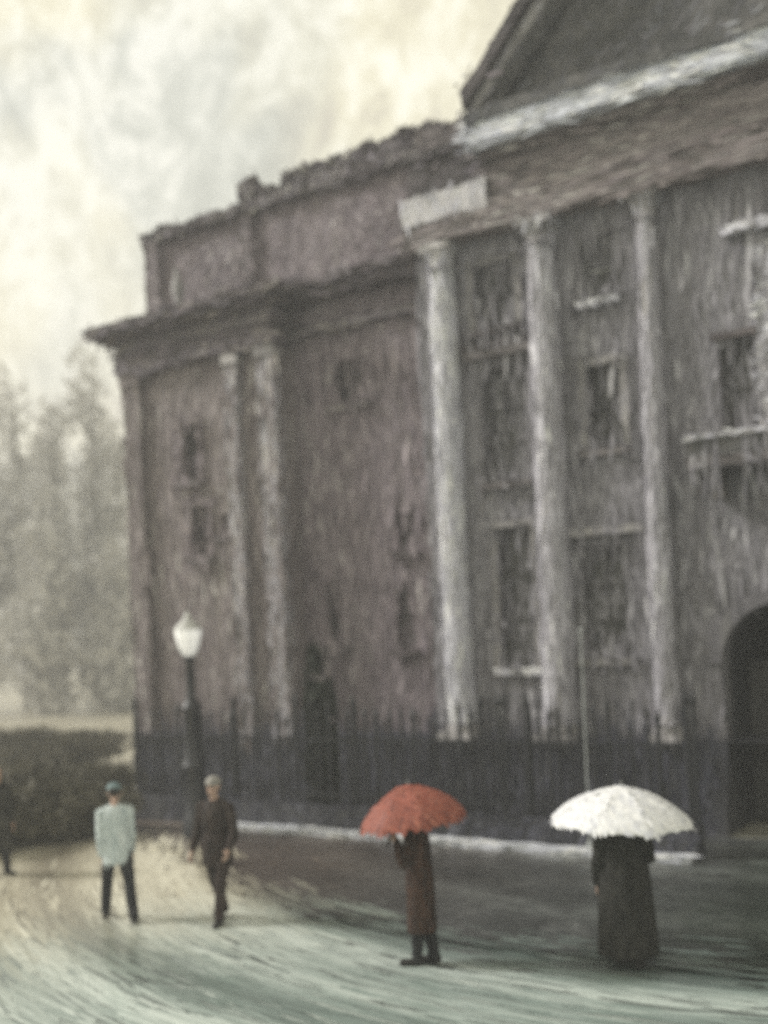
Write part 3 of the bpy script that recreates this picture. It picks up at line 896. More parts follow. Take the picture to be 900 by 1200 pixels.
# ------------------------------------------------------------------ misty buildings down the side street
def far_building(name, label, cx, cy, w, dpt, h, mat, rot, cols, rows, roof_h, pins=0):
    t = thing(name, label, 'building', (cx, cy, 0))
    t.rotation_euler = (0, 0, rot)
    t['origin_pt'] = (0, 0, 0)
    ops = []
    for i in range(cols):
        for j in range(rows):
            xa = -w / 2 + w * (i + 0.3) / cols
            za = 3.0 + (h - 4) * (j + 0.2) / rows
            ops.append((xa, xa + w * 0.4 / cols, za, za + (h - 4) * 0.6 / rows))
    wall('wall', mat, t, -w / 2, w / 2, -dpt / 2, dpt / 2, -0.1, h, ops, 0.4, 0.05, 1.0)
    for b in ops:
        window(t, *b, -dpt / 2, 'window_frame', None, (1, 2), None, None, 0.1, 0.3)
    for i in range(cols + 1):
        xa = -w / 2 + w * i / cols
        boxo('pilaster', mat, t, (xa - 0.45, xa + 0.45, -dpt / 2 - 0.35, -dpt / 2 + 0.1, -0.05, h - 1.0), 0.05, 1.0)
    g_ = MB()
    hw, hd_ = w / 2 + 0.5, dpt / 2 + 0.5
    apex = (0, 0, h + roof_h)
    cs = [(-hw, -hd_, h), (hw, -hd_, h), (hw, hd_, h), (-hw, hd_, h)]
    for i in range(4):
        g_.face([cs[i], cs[(i + 1) % 4], apex])
    g_.face(list(reversed(cs)))
    g_.build('roof', mat, t)
    rp = random.Random(31)
    for i in range(pins):
        px_ = -w / 2 + w * (i + rp.uniform(0.2, 0.8)) / pins
        py_ = rp.uniform(-dpt / 2, dpt / 2)
        hh, ww = rp.uniform(1.0, 6.0), rp.uniform(0.4, 1.3)
        p_ = MB()
        p_.lathe(px_, py_, [(ww, h - 0.5), (ww, h + hh * 0.45), (ww * 1.25, h + hh * 0.5), (ww * 0.6, h + hh * 0.75), (0.05, h + hh)], 8)
        p_.build('pinnacle', mat, t)
    return t


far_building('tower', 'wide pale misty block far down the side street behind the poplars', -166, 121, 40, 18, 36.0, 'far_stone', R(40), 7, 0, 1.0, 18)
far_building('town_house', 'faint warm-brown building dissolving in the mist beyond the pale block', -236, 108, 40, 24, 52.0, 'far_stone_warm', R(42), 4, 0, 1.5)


def poplar(label, x, y, hgt, wid, seed):
    t = thing('poplar_tree', label, 'tree', (x, y, 0), 'misty poplars standing in for a pale smear')
    rt = random.Random(seed)
    g_ = MB()
    g_.tube([(x, y, -0.1), (x + 0.1, y, hgt * 0.4), (x - 0.1, y + 0.1, hgt * 0.95)], [0.30, 0.2, 0.03], 8)
    blobs = []
    for i in range(13):
        f_ = (i + 0.6) / 13
        zz = hgt * (0.06 + 0.9 * f_)
        q = wid * (0.55 + 0.45 * math.sin(math.pi * min(1, f_ * 1.15 + 0.1))) * rt.uniform(0.7, 1.1)
        a_ = rt.uniform(0, 6.28)
        ex_, ey_ = x + math.cos(a_) * q * 0.35, y + math.sin(a_) * q * 0.35
        g_.tube([(x, y, zz * 0.85), (ex_, ey_, zz)], [0.06, 0.02], 6)
        blobs.append(((ex_, ey_, zz), (q, q, hgt * rt.uniform(0.07, 0.13))))
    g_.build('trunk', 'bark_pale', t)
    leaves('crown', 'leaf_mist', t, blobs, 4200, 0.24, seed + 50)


for lab_, px_, py_, ph_, pw_, sd_ in (
        ('misty stand-in poplar almost touching the pavilion corner in view', -48.3, 30.8, 16.5, 1.9, 1),
        ('tallest pale misty stand-in poplar of the row', -50.6, 31.0, 20.5, 2.1, 2),
        ('slim misty stand-in poplar beside the tallest one', -51.5, 28.6, 18.0, 1.7, 3),
        ('broad misty stand-in poplar before the pale block', -55.0, 29.0, 20.0, 2.4, 4),
        ('short misty stand-in poplar above the olive bushes', -44.5, 26.8, 9.0, 2.2, 5),
        ('outermost misty stand-in poplar of the row', -56.5, 27.0, 19.5, 2.4, 6),
        ('stunted misty stand-in poplar between taller ones', -47.0, 23.6, 10.0, 2.3, 7)):
    poplar(lab_, px_, py_, ph_, pw_, sd_)  # poplars added in place of a pale misty smear

# ------------------------------------------------------------------ street lamp
LX, LY = -13.5, -1.0
lamp = thing('street_lamp', 'black street lamp with a lit white lantern beside the railings', 'street lamp', (LX, LY, HP))
g = MB()
g.lathe(LX, LY, [(0.247, HP - 0.02), (0.247, 0.35), (0.195, 0.42), (0.195, 1.2), (0.221, 1.28), (0.182, 1.36), (0.150, 1.5), (0.143, 2.25), (0.182, 2.3), (0.117, 2.4), (0.085, 2.5), (0.072, 3.090), (0.117, 3.140), (0.039, 3.200)], 14)
g.build('post', 'iron', lamp, 0.008, 3)
g = MB()
g.lathe(LX, LY, [(0.09, 3.200), (0.17, 3.340), (0.235, 3.590), (0.235, 3.660)], 8)
g.build('lantern', 'lantern_glass', lamp)
g = MB()
g.lathe(LX, LY, [(0.25, 3.662), (0.2, 3.740), (0.08, 3.840), (0.05, 3.940), (0.01, 4.000)], 8)
g.build('lantern_cap', 'frame_pale', lamp)
for k in range(8):
    a = 2 * math.pi * k / 8
    g = MB()
    g.tube([(LX + math.cos(a) * 0.095, LY + math.sin(a) * 0.095, 3.190), (LX + math.cos(a) * 0.175, LY + math.sin(a) * 0.175, 3.340), (LX + math.cos(a) * 0.24, LY + math.sin(a) * 0.24, 3.660)], 0.008, 5)
    g.build('glazing_rib', 'iron_pale', lamp)


# ------------------------------------------------------------------ people
def capsule(m_, a, b, ra, rb, n=12):
    a, b = Vector(a), Vector(b)
    t = (b - a)
    L = t.length
    t = t.normalized() if L > 1e-6 else Vector((0, 0, 1))
    pts, rad = [], []
    for k in range(5):
        th = math.pi / 2 * (1 - k / 4)
        pts.append(a - t * ra * math.sin(th)); rad.append(max(ra * math.cos(th), ra * 0.05))
    for k in range(1, 5):
        th = math.pi / 2 * k / 4
        pts.append(b + t * rb * math.sin(th)); rad.append(max(rb * math.cos(th), rb * 0.05))
    if L > 0.02:
        pts.insert(5, (a + b) / 2); rad.insert(5, (ra + rb) / 2)
    m_.tube_raw(pts, rad, t, n)


def tube_raw(self, pts, radii, t, n):
    ref = Vector((1, 0, 0)) if abs(t.x) < 0.9 else Vector((0, 1, 0))
    a = t.cross(ref).normalized()
    b = t.cross(a)
    base = len(self.v)
    for p, r_ in zip(pts, radii):
        for k in range(n):
            self.v.append(p + (a * math.cos(2 * math.pi * k / n) + b * math.sin(2 * math.pi * k / n)) * r_)
    m2 = len(pts)
    for i in range(m2 - 1):
        for k in range(n):
            self.f.append([base + i * n + k, base + i * n + (k + 1) % n, base + (i + 1) * n + (k + 1) % n, base + (i + 1) * n + k])
    self.f.append([base + k for k in reversed(range(n))])
    self.f.append([base + (m2 - 1) * n + k for k in range(n)])


MB.tube_raw = tube_raw


def loft(m_, rings, n=20):
    """rings: (center, rx, ry) stacked upwards, closed ends; two-sided ellipses in the XY plane"""
    base = len(m_.v)
    for c, rx, ry in rings:
        for k in range(n):
            a = 2 * math.pi * k / n
            m_.v.append(Vector((c[0] + rx * math.cos(a), c[1] + ry * math.sin(a), c[2])))
    for i in range(len(rings) - 1):
        for k in range(n):
            m_.f.append([base + i * n + k, base + i * n + (k + 1) % n, base + (i + 1) * n + (k + 1) % n, base + (i + 1) * n + k])
    m_.f.append([base + k for k in reversed(range(n))])
    m_.f.append([base + (len(rings) - 1) * n + k for k in range(n)])


def ellipsoid(m_, c, rx, ry, rz):
    loft(m_, [((c[0], c[1], c[2] - rz * math.cos(math.pi * i / 8)), max(rx * math.sin(math.pi * i / 8), 0.002), max(ry * math.sin(math.pi * i / 8), 0.002)) for i in range(9)], 14)


def skin_mesh(m_, name, mat, parent, voxel=0.009, smooth_it=4, fold=0.0, fold_freq=9.0):
    me = bpy.data.meshes.new(name + '_raw')
    me.from_pydata([tuple(p) for p in m_.v], [], m_.f)
    tmp = bpy.data.objects.new('tmp', me)
    COL.objects.link(tmp)
    rm = tmp.modifiers.new('r', 'REMESH')
    rm.mode = 'VOXEL'
    rm.voxel_size = voxel
    if smooth_it:
        sm = tmp.modifiers.new('s', 'SMOOTH')
        sm.factor = 0.5
        sm.iterations = smooth_it
    dg = bpy.context.evaluated_depsgraph_get()
    me2 = bpy.data.meshes.new_from_object(tmp.evaluated_get(dg))
    bpy.data.objects.remove(tmp)
    bpy.data.meshes.remove(me)
    me2.name = name
    if fold:
        nr = [v_.normal.copy() for v_ in me2.vertices]
        for v_, n_ in zip(me2.vertices, nr):
            q = v_.co
            f_ = noise.noise(Vector((q.x * fold_freq, q.y * fold_freq, q.z * 1.6 + 3.0))) + 0.4 * noise.noise(q * 16)
            v_.co = q + n_ * f_ * fold
    me2.materials.clear()
    o_ = mesh_obj(name, me2, mat, parent)
    me2.polygons.foreach_set('use_smooth', [True] * len(me2.polygons))
    return o_


def hand(m_, w, fwd, nrm, side, curl):
    """palm and five fingers: w wrist, fwd pointing direction, nrm palm normal (towards which fingers curl), side towards the thumb"""
    fwd, nrm, side = Vector(fwd).normalized(), Vector(nrm).normalized(), Vector(side).normalized()
    w = Vector(w)
    for s in (-0.026, -0.009, 0.009, 0.026):
        capsule(m_, w + side * s * 0.6, w + fwd * 0.085 + side * s, 0.015, 0.013, 8)
    for s, L in ((-0.029, 0.060), (-0.0095, 0.076), (0.010, 0.080), (0.029, 0.072)):
        p = w + fwd * 0.085 + side * s
        dr_ = fwd
        for seg, fr in ((0, 0.45), (1, 0.32), (2, 0.23)):
            ang_ = curl * (seg + 0.6) / 2.4
            dr_ = (fwd * math.cos(ang_) + nrm * math.sin(ang_)).normalized()
            q = p + dr_ * L * fr
            capsule(m_, p, q, 0.0092 - 0.0008 * seg, 0.0088 - 0.0008 * seg, 7)
            p = q
    p = w + fwd * 0.025 + side * 0.028
    q = p + (fwd * 0.6 + side * 0.75 + nrm * 0.25).normalized() * 0.042
    capsule(m_, p, q, 0.0125, 0.0105, 8)
    capsule(m_, q, q + (fwd * 0.9 + nrm * (0.3 + curl * 0.35) + side * 0.1).normalized() * 0.034, 0.010, 0.0085, 8)


def person(label, loc, heading, height, legs, arms, top='jacket', top_mat='coat_black', hem=0.78, hem_w=(0.19, 0.15), leg_mat='trousers_black', lean=0.0, spread=0.0, hair_len=0.0, hat=None, face=True, shoulder=0.185, bulk=1.0, scarf=None, group='people walking in the rain'):
    """built facing +Y, then turned; legs: ((hip_angle, knee_angle) left, right); arms: ((upper dir), (fore dir), curl) left, right"""
    t = thing('person', label, 'person', loc, group)
    t['origin_pt'] = (0, 0, 0)
    k = height / 1.75
    t.rotation_euler = (0, 0, heading)
    t.scale = (k, k, k)
    HZ = 0.92
    P = {}
    low = 0
    for s, (ha, ka) in zip((-1, 1), legs):
        hip = Vector((s * 0.09, 0, HZ))
        knee = hip + Vector((s * (0.01 + spread), math.sin(ha), -math.cos(ha))).normalized() * 0.43
        ank = knee + Vector((s * spread, math.sin(ha - ka), -math.cos(ha - ka))).normalized() * 0.41
        P[s] = (hip, knee, ank)
    low = min(P[s][2].z for s in (-1, 1)) - 0.085
    dz = Vector((0, 0, -low))
    for s in P:
        P[s] = tuple(p + dz for p in P[s])
    HZ += dz.z

    def T(p):     # torso lean about the hips
        p = Vector(p) + dz
        q = p - Vector((0, 0, HZ))
        return Vector((q.x, q.y * math.cos(lean) + q.z * math.sin(lean), HZ + q.z * math.cos(lean) - q.y * math.sin(lean)))
    A = {}
    for s, (ud, fd, curl) in zip((-1, 1), arms):
        sh = T((s * shoulder, 0, 1.385))
        el = sh + Vector(ud).normalized() * 0.29
        wr = el + Vector(fd).normalized() * 0.25
        A[s] = (sh, el, wr, Vector(fd).normalized(), curl)
    # body
    b = MB()
    rings = [(0.84, 0.15, 0.105), (0.92, 0.165, 0.115), (1.02, 0.145, 0.10), (1.10, 0.14, 0.098), (1.22, 0.155, 0.11), (1.33, 0.165, 0.11), (1.41, 0.145, 0.085), (1.46, 0.075, 0.06)]
    loft(b, [(T((0, 0, z)), rx, ry) for z, rx, ry in rings])
    for s in (-1, 1):
        hip, knee, ank = P[s]
        capsule(b, hip, knee, 0.088, 0.056)
        capsule(b, knee, ank, 0.055, 0.037)
        capsule(b, knee * 0.7 + ank * 0.3 + Vector((0, -0.012, 0)), knee * 0.4 + ank * 0.6, 0.053, 0.04)
        fo = Vector((s * 0.03, 0.15, -0.05))
        capsule(b, ank + Vector((0, -0.03, -0.045)), ank + fo, 0.036, 0.03)
        sh, el, wr, fd, curl = A[s]
        capsule(b, sh, el, 0.052, 0.04)
        capsule(b, el, wr, 0.041, 0.027)
        capsule(b, T((s * 0.06, 0, 1.44)), sh, 0.05, 0.054)
        ref = Vector((0, 0, 1)) if abs(fd.z) < 0.75 else Vector((0, 1, 0))
        sd_ = (ref - fd * ref.dot(fd)).normalized()
        nr_ = fd.cross(sd_) * (1 if s < 0 else -1)
        hand(b, wr, fd, nr_, sd_, curl)
    capsule(b, T((0, 0.0, 1.42)), T((0, 0.015, 1.53)), 0.056, 0.052)
    hc = T((0, 0.02, 1.635))
    ellipsoid(b, hc + Vector((0, -0.008, 0.025)), 0.076, 0.095, 0.092)
    ellipsoid(b, hc + Vector((0, 0.022, -0.045)), 0.058, 0.070, 0.072)
    capsule(b, hc + Vector((0, 0.085, 0.01)), hc + Vector((0, 0.108, -0.028)), 0.010, 0.014, 8)
    capsule(b, hc + Vector((-0.02, 0.083, -0.062)), hc + Vector((0.02, 0.083, -0.062)), 0.010, 0.010, 8)
    for s in (-1, 1):
        capsule(b, hc + Vector((s * 0.077, -0.005, 0.015)), hc + Vector((s * 0.077, 0, -0.025)), 0.014, 0.009, 8)
        capsule(b, hc + Vector((s * 0.03, 0.082, 0.028)), hc + Vector((s * 0.045, 0.076, 0.026)), 0.010, 0.009, 8)
    skin_mesh(b, 'body', 'skin', t, 0.007, 2)
    if face:
        for s in (-1, 1):
            e = MB()
            ellipsoid(e, hc + Vector((s * 0.032, 0.082, 0.004)), 0.013, 0.010, 0.008)
            e.build('eye', 'hair_dark', t)
    # hair
    h = MB()
    ellipsoid(h, hc + Vector((0, -0.022, 0.037)), 0.084, 0.097, 0.09)
    if hair_len:
        capsule(h, hc + Vector((0, -0.06, 0.0)), hc + Vector((0, -0.075, -hair_len)), 0.075, 0.06)
    skin_mesh(h, 'hair', 'hair_dark', t, 0.012, 2, 0.004, 20)
    if hat:
        h = MB()
        ellipsoid(h, hc + Vector((0, -0.008, 0.062)), 0.094, 0.108, 0.075)
        capsule(h, hc + Vector((-0.05, 0.09, 0.045)), hc + Vector((0.05, 0.09, 0.045)), 0.016, 0.016, 8)
        skin_mesh(h, 'cap', hat, t, 0.012, 2)
    # trousers
    tr = MB()
    loft(tr, [(T((0, 0, z)), rx, ry) for z, rx, ry in ((0.82, 0.165, 0.122), (0.92, 0.182, 0.132), (1.04, 0.16, 0.115))])
    for s in (-1, 1):
        hip, knee, ank = P[s]
        capsule(tr, hip, knee, 0.102, 0.074)
        capsule(tr, knee, ank + Vector((0, 0, 0.0)), 0.074, 0.062)
    skin_mesh(tr, 'trousers', leg_mat, t, 0.012, 4, 0.008)
    for s in (-1, 1):
        ank = P[s][2]
        sh_ = MB()
        capsule(sh_, ank + Vector((0, -0.035, -0.04)), ank + Vector((s * 0.03, 0.155, -0.047)), 0.045, 0.038)
        capsule(sh_, ank + Vector((0, -0.01, -0.03)), ank + Vector((0, 0, 0.05)), 0.047, 0.045)
        skin_mesh(sh_, 'shoe', 'leather', t, 0.011, 2)
    # coat or jacket
    ct = MB()
    zt = [(1.02, 0.195), (1.10, 0.178), (1.22, 0.182), (1.33, 0.186), (1.41, 0.162), (1.475, 0.085)]
    yt = [0.14, 0.13, 0.132, 0.132, 0.105, 0.075]
    rr = []
    n_h = 6
    for i in range(n_h):
        f_ = i / n_h
        z = hem + (1.02 - hem) * f_
        rr.append((T((0, 0, z)) if z > 0.9 else Vector((0, 0, z)) + dz + (T((0, 0, 0.9)) - Vector((0, 0, 0.9)) - dz), (hem_w[0] * (1 - f_) + 0.20 * f_) * bulk, (hem_w[1] * (1 - f_) + 0.145 * f_) * bulk))
    for (z, rx), ry in zip(zt, yt):
        rr.append((T((0, 0, z)), rx * bulk, max(ry, 0.075) * bulk))
    loft(ct, rr, 26)
    for s in (-1, 1):
        sh, el, wr, fd, curl = A[s]
        capsule(ct, T((s * 0.05, 0, 1.44)), sh, 0.06 * bulk, 0.066 * bulk)
        capsule(ct, sh, el, 0.066 * bulk, 0.056 * bulk)
        capsule(ct, el, wr - fd * 0.03, 0.059 * bulk, 0.046 * bulk)
    skin_mesh(ct, top, top_mat, t, 0.012, 4, 0.011)
    if scarf:
        sc = MB()
        for i in range(14):
            a0, a1 = 2 * math.pi * i / 14, 2 * math.pi * (i + 1) / 14
            c_ = T((0, 0.008, 1.487))
            capsule(sc, c_ + Vector((math.cos(a0) * 0.072, math.sin(a0) * 0.072, 0.01 * math.sin(3 * a0))), c_ + Vector((math.cos(a1) * 0.072, math.sin(a1) * 0.072, 0.01 * math.sin(3 * a1))), 0.03, 0.03, 8)
        capsule(sc, T((0.05, 0.1, 1.47)), T((0.07, 0.15, 1.22)), 0.03, 0.028, 8)
        skin_mesh(sc, 'scarf', scarf, t, 0.012, 2, 0.006, 20)
    info = {s: (A[s][2], A[s][3]) for s in A}
    mw = Matrix.Translation(loc) @ Matrix.Rotation(heading, 4, 'Z') @ Matrix.Scale(k, 4)
    return t, {s: (mw @ (A[s][2] + A[s][3] * 0.10), mw) for s in A}


def umbrella(label, tip, tilt_vec, rad, depth, grip, mat, cv=70):
    """open umbrella: tip is the top of the canopy, grip the hand that holds it"""
    tip, grip = Vector(tip), Vector(grip)
    ax = (tip - grip).normalized()
    t = thing('umbrella', label, 'umbrella', grip, 'open umbrellas')
    n_ = Vector(tilt_vec).normalized()      # canopy axis
    e1 = n_.cross(Vector((0, 1, 0.2))).normalized()
    e2 = n_.cross(e1)
    N = 8

    def P(f, a, ph):
        """f 0..1 from tip to rim, a angle, ph -0.5..0.5 across the panel"""
        sag = 1 - 4 * ph * ph
        r_ = rad * math.sin(f * R(cv)) / math.sin(R(cv)) * (1 - 0.05 * sag * f)
        z_ = -depth * (0.35 * f + 0.65 * (1 - math.cos(f * R(cv))) / (1 - math.cos(R(cv)))) + (0.03 * rad * sag * f * f) - 0.03 * sag * math.sin(f * math.pi) * rad
        q = tip + e1 * (r_ * math.cos(a)) + e2 * (r_ * math.sin(a)) + n_ * z_
        return q + noise.noise_vector(q * 6) * 0.008
    for i in range(N):
        g_ = MB()
        S, U = 10, 8
        for a in range(S):
            for c_ in range(U):
                pts = []
                for (da, dc) in ((0, 0), (1, 0), (1, 1), (0, 1)):
                    f_ = (a + da) / S
                    ph = (c_ + dc) / U - 0.5
                    pts.append(P(f_, (i + 0.5 + ph) * 2 * math.pi / N, ph))
                g_.face(pts)
        o_ = g_.build('canopy_panel', mat, t)
        so = o_.modifiers.new('thickness', 'SOLIDIFY')
        so.thickness = 0.003
    hub = tip - n_ * depth * 0.75
    for i in range(N):
        a = (i) * 2 * math.pi / N
        g_ = MB()
        g_.tube([P(f_, a, 0.5) - n_ * 0.008 for f_ in (0.03, 0.25, 0.5, 0.75, 1.0)], 0.004, 5)
        ro = g_.build('rib', 'steel', t)
        g_ = MB()
        g_.tube([hub, P(0.5, a, 0.5) - n_ * 0.01], 0.003, 5)
        g_.build('stretcher', 'steel', ro)
    g_ = MB()
    g_.tube([grip - ax * 0.05, grip + ax * 0.3, tip - n_ * 0.01], 0.007, 8)
    g_.build('shaft', 'steel', t)
    g_ = MB()
    g_.tube([grip - ax * 0.16, grip - ax * 0.04, grip + ax * 0.06], [0.016, 0.017, 0.013], 8)
    g_.build('handle', 'leather', t)
    g_ = MB()
    g_.tube([tip - n_ * 0.01, tip + n_ * 0.05], [0.012, 0.005], 8)
    g_.build('ferrule', 'steel', t)
    return t


DOWN = ((-0.12, 0.05, -1), (-0.03, 0.18, -1), 0.7)
DOWN_R = ((0.12, -0.1, -1), (0.03, 0.1, -1), 0.7)
view_h = math.atan2(-d.x, d.y)     # heading that faces away from the camera

# the walker in the pale jacket, seen from behind
person('person seen from behind in pale blue-white jacket and black trousers, mid-stride', (-10.48, -5.68, 0), view_h + R(12), 1.74,
       ((R(20), R(6)), (R(-14), R(10))), (((-0.06, -0.12, -1), (0.02, 0.1, -1), 0.7), ((0.06, 0.14, -1), (-0.02, 0.3, -1), 0.7)),
       'jacket', 'jacket_pale', 0.76, (0.205, 0.165), 'trousers_black', hat='cap_teal', spread=0.10, bulk=0.94, shoulder=0.175)
# the walker in brown coming towards the viewer
person('person in dark brown coat and pale grey cap, walking near the lamp post', (-9.22, -5.23, 0), view_h + math.pi + R(-22), 1.78,
       ((R(14), R(4)), (R(-12), R(14))), (((-0.28, 0.12, -1), (-0.05, 0.55, -0.6), 0.8), ((0.28, -0.05, -1), (0.1, 0.4, -0.9), 0.8)),
       'coat', 'coat_brown', 0.70, (0.19, 0.15), 'coat_brown', hat='cap_grey')
# figure at the edge of the bushes
person('person in a dark olive coat standing before the bushes', (-14.32, -4.50, 0), view_h + math.pi + R(50), 1.66,
       ((R(5), R(2)), (R(-4), R(3))), (DOWN, DOWN_R), 'coat', 'coat_dark_olive', 0.45, (0.21, 0.17), 'trousers_black')
# red umbrella
p3 = Vector((-6.03, -5.70, 0))
_, A3 = person('slender person in dark umber coat walking under the red umbrella', p3, view_h + R(78), 1.70,
               ((R(5), R(2)), (R(-5), R(5))), (((-0.1, 0.35, -0.9), (0.22, 0.35, 0.9), 2.4), ((0.06, -0.08, -1), (0, 0.1, -1), 0.7)),
               'coat', 'coat_umber', 0.36, (0.205, 0.16), 'trousers_black', lean=0.04, hair_len=0.1, spread=-0.06)
umbrella('salmon red open umbrella tilted over a slender walker', Vector((-6.10, -5.74, 1.86)), (-0.10, -0.05, 1), 0.57, 0.40, A3[-1][0], 'nylon_red')
# white umbrella
p4 = Vector((-4.13, -4.88, 0))
_, A4 = person('broad person in long black coat under the white umbrella', p4, view_h + R(-8), 1.66,
               ((R(7), R(2)), (R(-7), R(4))), (((-0.25, -0.05, -1), (-0.05, 0.25, -1), 0.7), ((0.15, 0.4, -0.85), (-0.35, 0.3, 0.9), 2.4)),
               'coat', 'coat_black', 0.14, (0.25, 0.22), 'coat_black', bulk=1.3, shoulder=0.21, hair_len=0.08)
umbrella('wide shallow white open umbrella over a broad dark coat', Vector((-4.13, -4.88, 1.80)), (0.06, -0.02, 1), 0.72, 0.36, A4[1][0], 'nylon_white', 55)

# ------------------------------------------------------------------ brush strokes laid over the surfaces
nrng = np.random.default_rng(11)
bpy.context.view_layer.update()


def strokes(name, parent, C, Nn, axis, L, W, h, cols, ang=0.1):
    """raised tapering brush strokes at points C with normals Nn, lying along axis"""
    n_ = len(C)
    h = h * 0.35
    axis = np.broadcast_to(np.asarray(axis, float), (n_, 3)) + nrng.normal(0, ang, (n_, 3))
    A = axis - Nn * np.sum(axis * Nn, 1, keepdims=True)
    A /= np.maximum(np.linalg.norm(A, axis=1, keepdims=True), 1e-6)
    B = np.cross(Nn, A)
    l = (L[0] * (L[1] / L[0]) ** nrng.random(n_))[:, None]
    w = (W[0] * (W[1] / W[0]) ** nrng.random(n_))[:, None]
    u = lambda a, b: nrng.uniform(a, b, (n_, 1))
    V = np.stack([C - A * l * 0.5 + Nn * h * 0.1, C + A * l * 0.5 + Nn * h * 0.1,
                  C - A * l * u(0.2, 0.42) - B * w * u(0.3, 0.6) + Nn * h * 0.15, C + A * l * u(0.15, 0.4) - B * w * u(0.3, 0.6) + Nn * h * 0.15,
                  C - A * l * u(0.15, 0.4) + B * w * u(0.3, 0.6) + Nn * h * 0.15, C + A * l * u(0.2, 0.42) + B * w * u(0.3, 0.6) + Nn * h * 0.15,
                  C - A * l * u(0.1, 0.25) + Nn * h * u(0.6, 1.2), C + A * l * u(0.1, 0.25) + Nn * h * u(0.6, 1.2)], 1)
    inv = np.array(parent.matrix_world.inverted())
    Vf = V.reshape(-1, 3) @ inv[:3, :3].T + inv[:3, 3]
    tris = np.array([[2, 6, 3], [6, 7, 3], [6, 4, 7], [4, 5, 7], [0, 6, 2], [0, 4, 6], [1, 3, 7], [1, 7, 5]])
    Fa = (np.arange(n_)[:, None, None] * 8 + tris[None]).reshape(-1, 3)
    me = bpy.data.meshes.new(name)
    me.vertices.add(len(Vf))
    me.vertices.foreach_set('co', Vf.astype(np.float32).ravel())
    me.loops.add(Fa.size)
    me.loops.foreach_set('vertex_index', Fa.astype(np.int32).ravel())
    me.polygons.add(len(Fa))
    me.polygons.foreach_set('loop_start', np.arange(0, Fa.size, 3, dtype=np.int32))
    me.update(calc_edges=True)
    ca_ = me.color_attributes.new('tint', 'FLOAT_COLOR', 'POINT')
    cc = np.concatenate([np.repeat(cols, 8, 0), np.ones((n_ * 8, 1))], 1)
    ca_.data.foreach_set('color', cc.astype(np.float32).ravel())
    me.materials.append(MATS['daub_wet' if name in ('road_strokes', 'pavement_strokes') else 'daub'])
    o_ = bpy.data.objects.new(name, me)
    COL.objects.link(o_)
    o_.parent = parent
    o_['kind'] = 'stuff'
    return o_


def palette(P, pts, cl=0.9, vary=0.18):
    """P: list of (colour, weight); the last, palest colour comes in clusters"""
    w = np.array([p[1] for p in P], float)
    n_ = len(pts)
    k = np.sin(pts[:, 0] * 1.9 + np.sin(pts[:, 2] * 0.8) * 1.7) * np.sin(pts[:, 2] * 0.9 + pts[:, 0] * 0.7 + 1.3)
    W_ = np.repeat((w / w.sum())[None], n_, 0)
    W_[:, -1] *= np.clip(1 + cl * 2 * k, 0.05, 3)
    W_ /= W_.sum(1, keepdims=True)
    pick = (nrng.random((n_, 1)) > np.cumsum(W_, 1)).sum(1).clip(0, len(P) - 1)
    c_ = np.array([p[0] for p in P])[pick]
    return np.clip(c_ * np.exp(nrng.normal(0, vary, (n_, 1))), 0, 0.9)


def surf(objs, n_, keep=lambda N_, C_: N_[:, 1] < 0.35, shake=0.0):
    """random points and normals over the visible sides of some meshes"""
    T_, NN = [], []
    for o_ in objs:
        me = o_.data
        me.calc_loop_triangles()
        co = np.empty(len(me.vertices) * 3, np.float32)
        me.vertices.foreach_get('co', co)
        mw = np.array(o_.matrix_world)
        co = co.reshape(-1, 3) @ mw[:3, :3].T + mw[:3, 3]
        ti = np.empty(len(me.loop_triangles) * 3, np.int32)
        me.loop_triangles.foreach_get('vertices', ti)
        T_.append(co[ti.reshape(-1, 3)])
    T_ = np.concatenate(T_)
    cr_ = np.cross(T_[:, 1] - T_[:, 0], T_[:, 2] - T_[:, 0])
    ar_ = np.linalg.norm(cr_, axis=1)
    N_ = cr_ / np.maximum(ar_[:, None], 1e-9)
    ok = keep(N_, T_.mean(1)) & (ar_ > 1e-9)
    T_, N_, ar_ = T_[ok], N_[ok], ar_[ok]
    idx = nrng.choice(len(T_), n_, p=ar_ / ar_.sum())
    r1 = np.sqrt(nrng.random((n_, 1)))
    r2 = nrng.random((n_, 1))
    t = T_[idx]
    C_ = t[:, 0] * (1 - r1) + t[:, 1] * r1 * (1 - r2) + t[:, 2] * r1 * r2
    if shake:
        C_ = C_ + nrng.normal(0, shake, C_.shape) * (1 - np.abs(N_[idx]))
    return C_, N_[idx]


def kids(root, *names):
    return [o_ for o_ in root.children_recursive if o_.type == 'MESH' and o_.name.split('.')[0] in names]


def daub(name, root, objs, n_, P, L, W, h=0.02, axis=(0, 0, 1), ang=0.09, shake=0.03, keep=None, cl=0.9):
    C_, N_ = surf(objs, n_, keep or (lambda a, b: a[:, 1] < 0.35), shake)
    return strokes(name, root, C_, N_, axis, L, W, h, palette(P, C_, cl), ang)


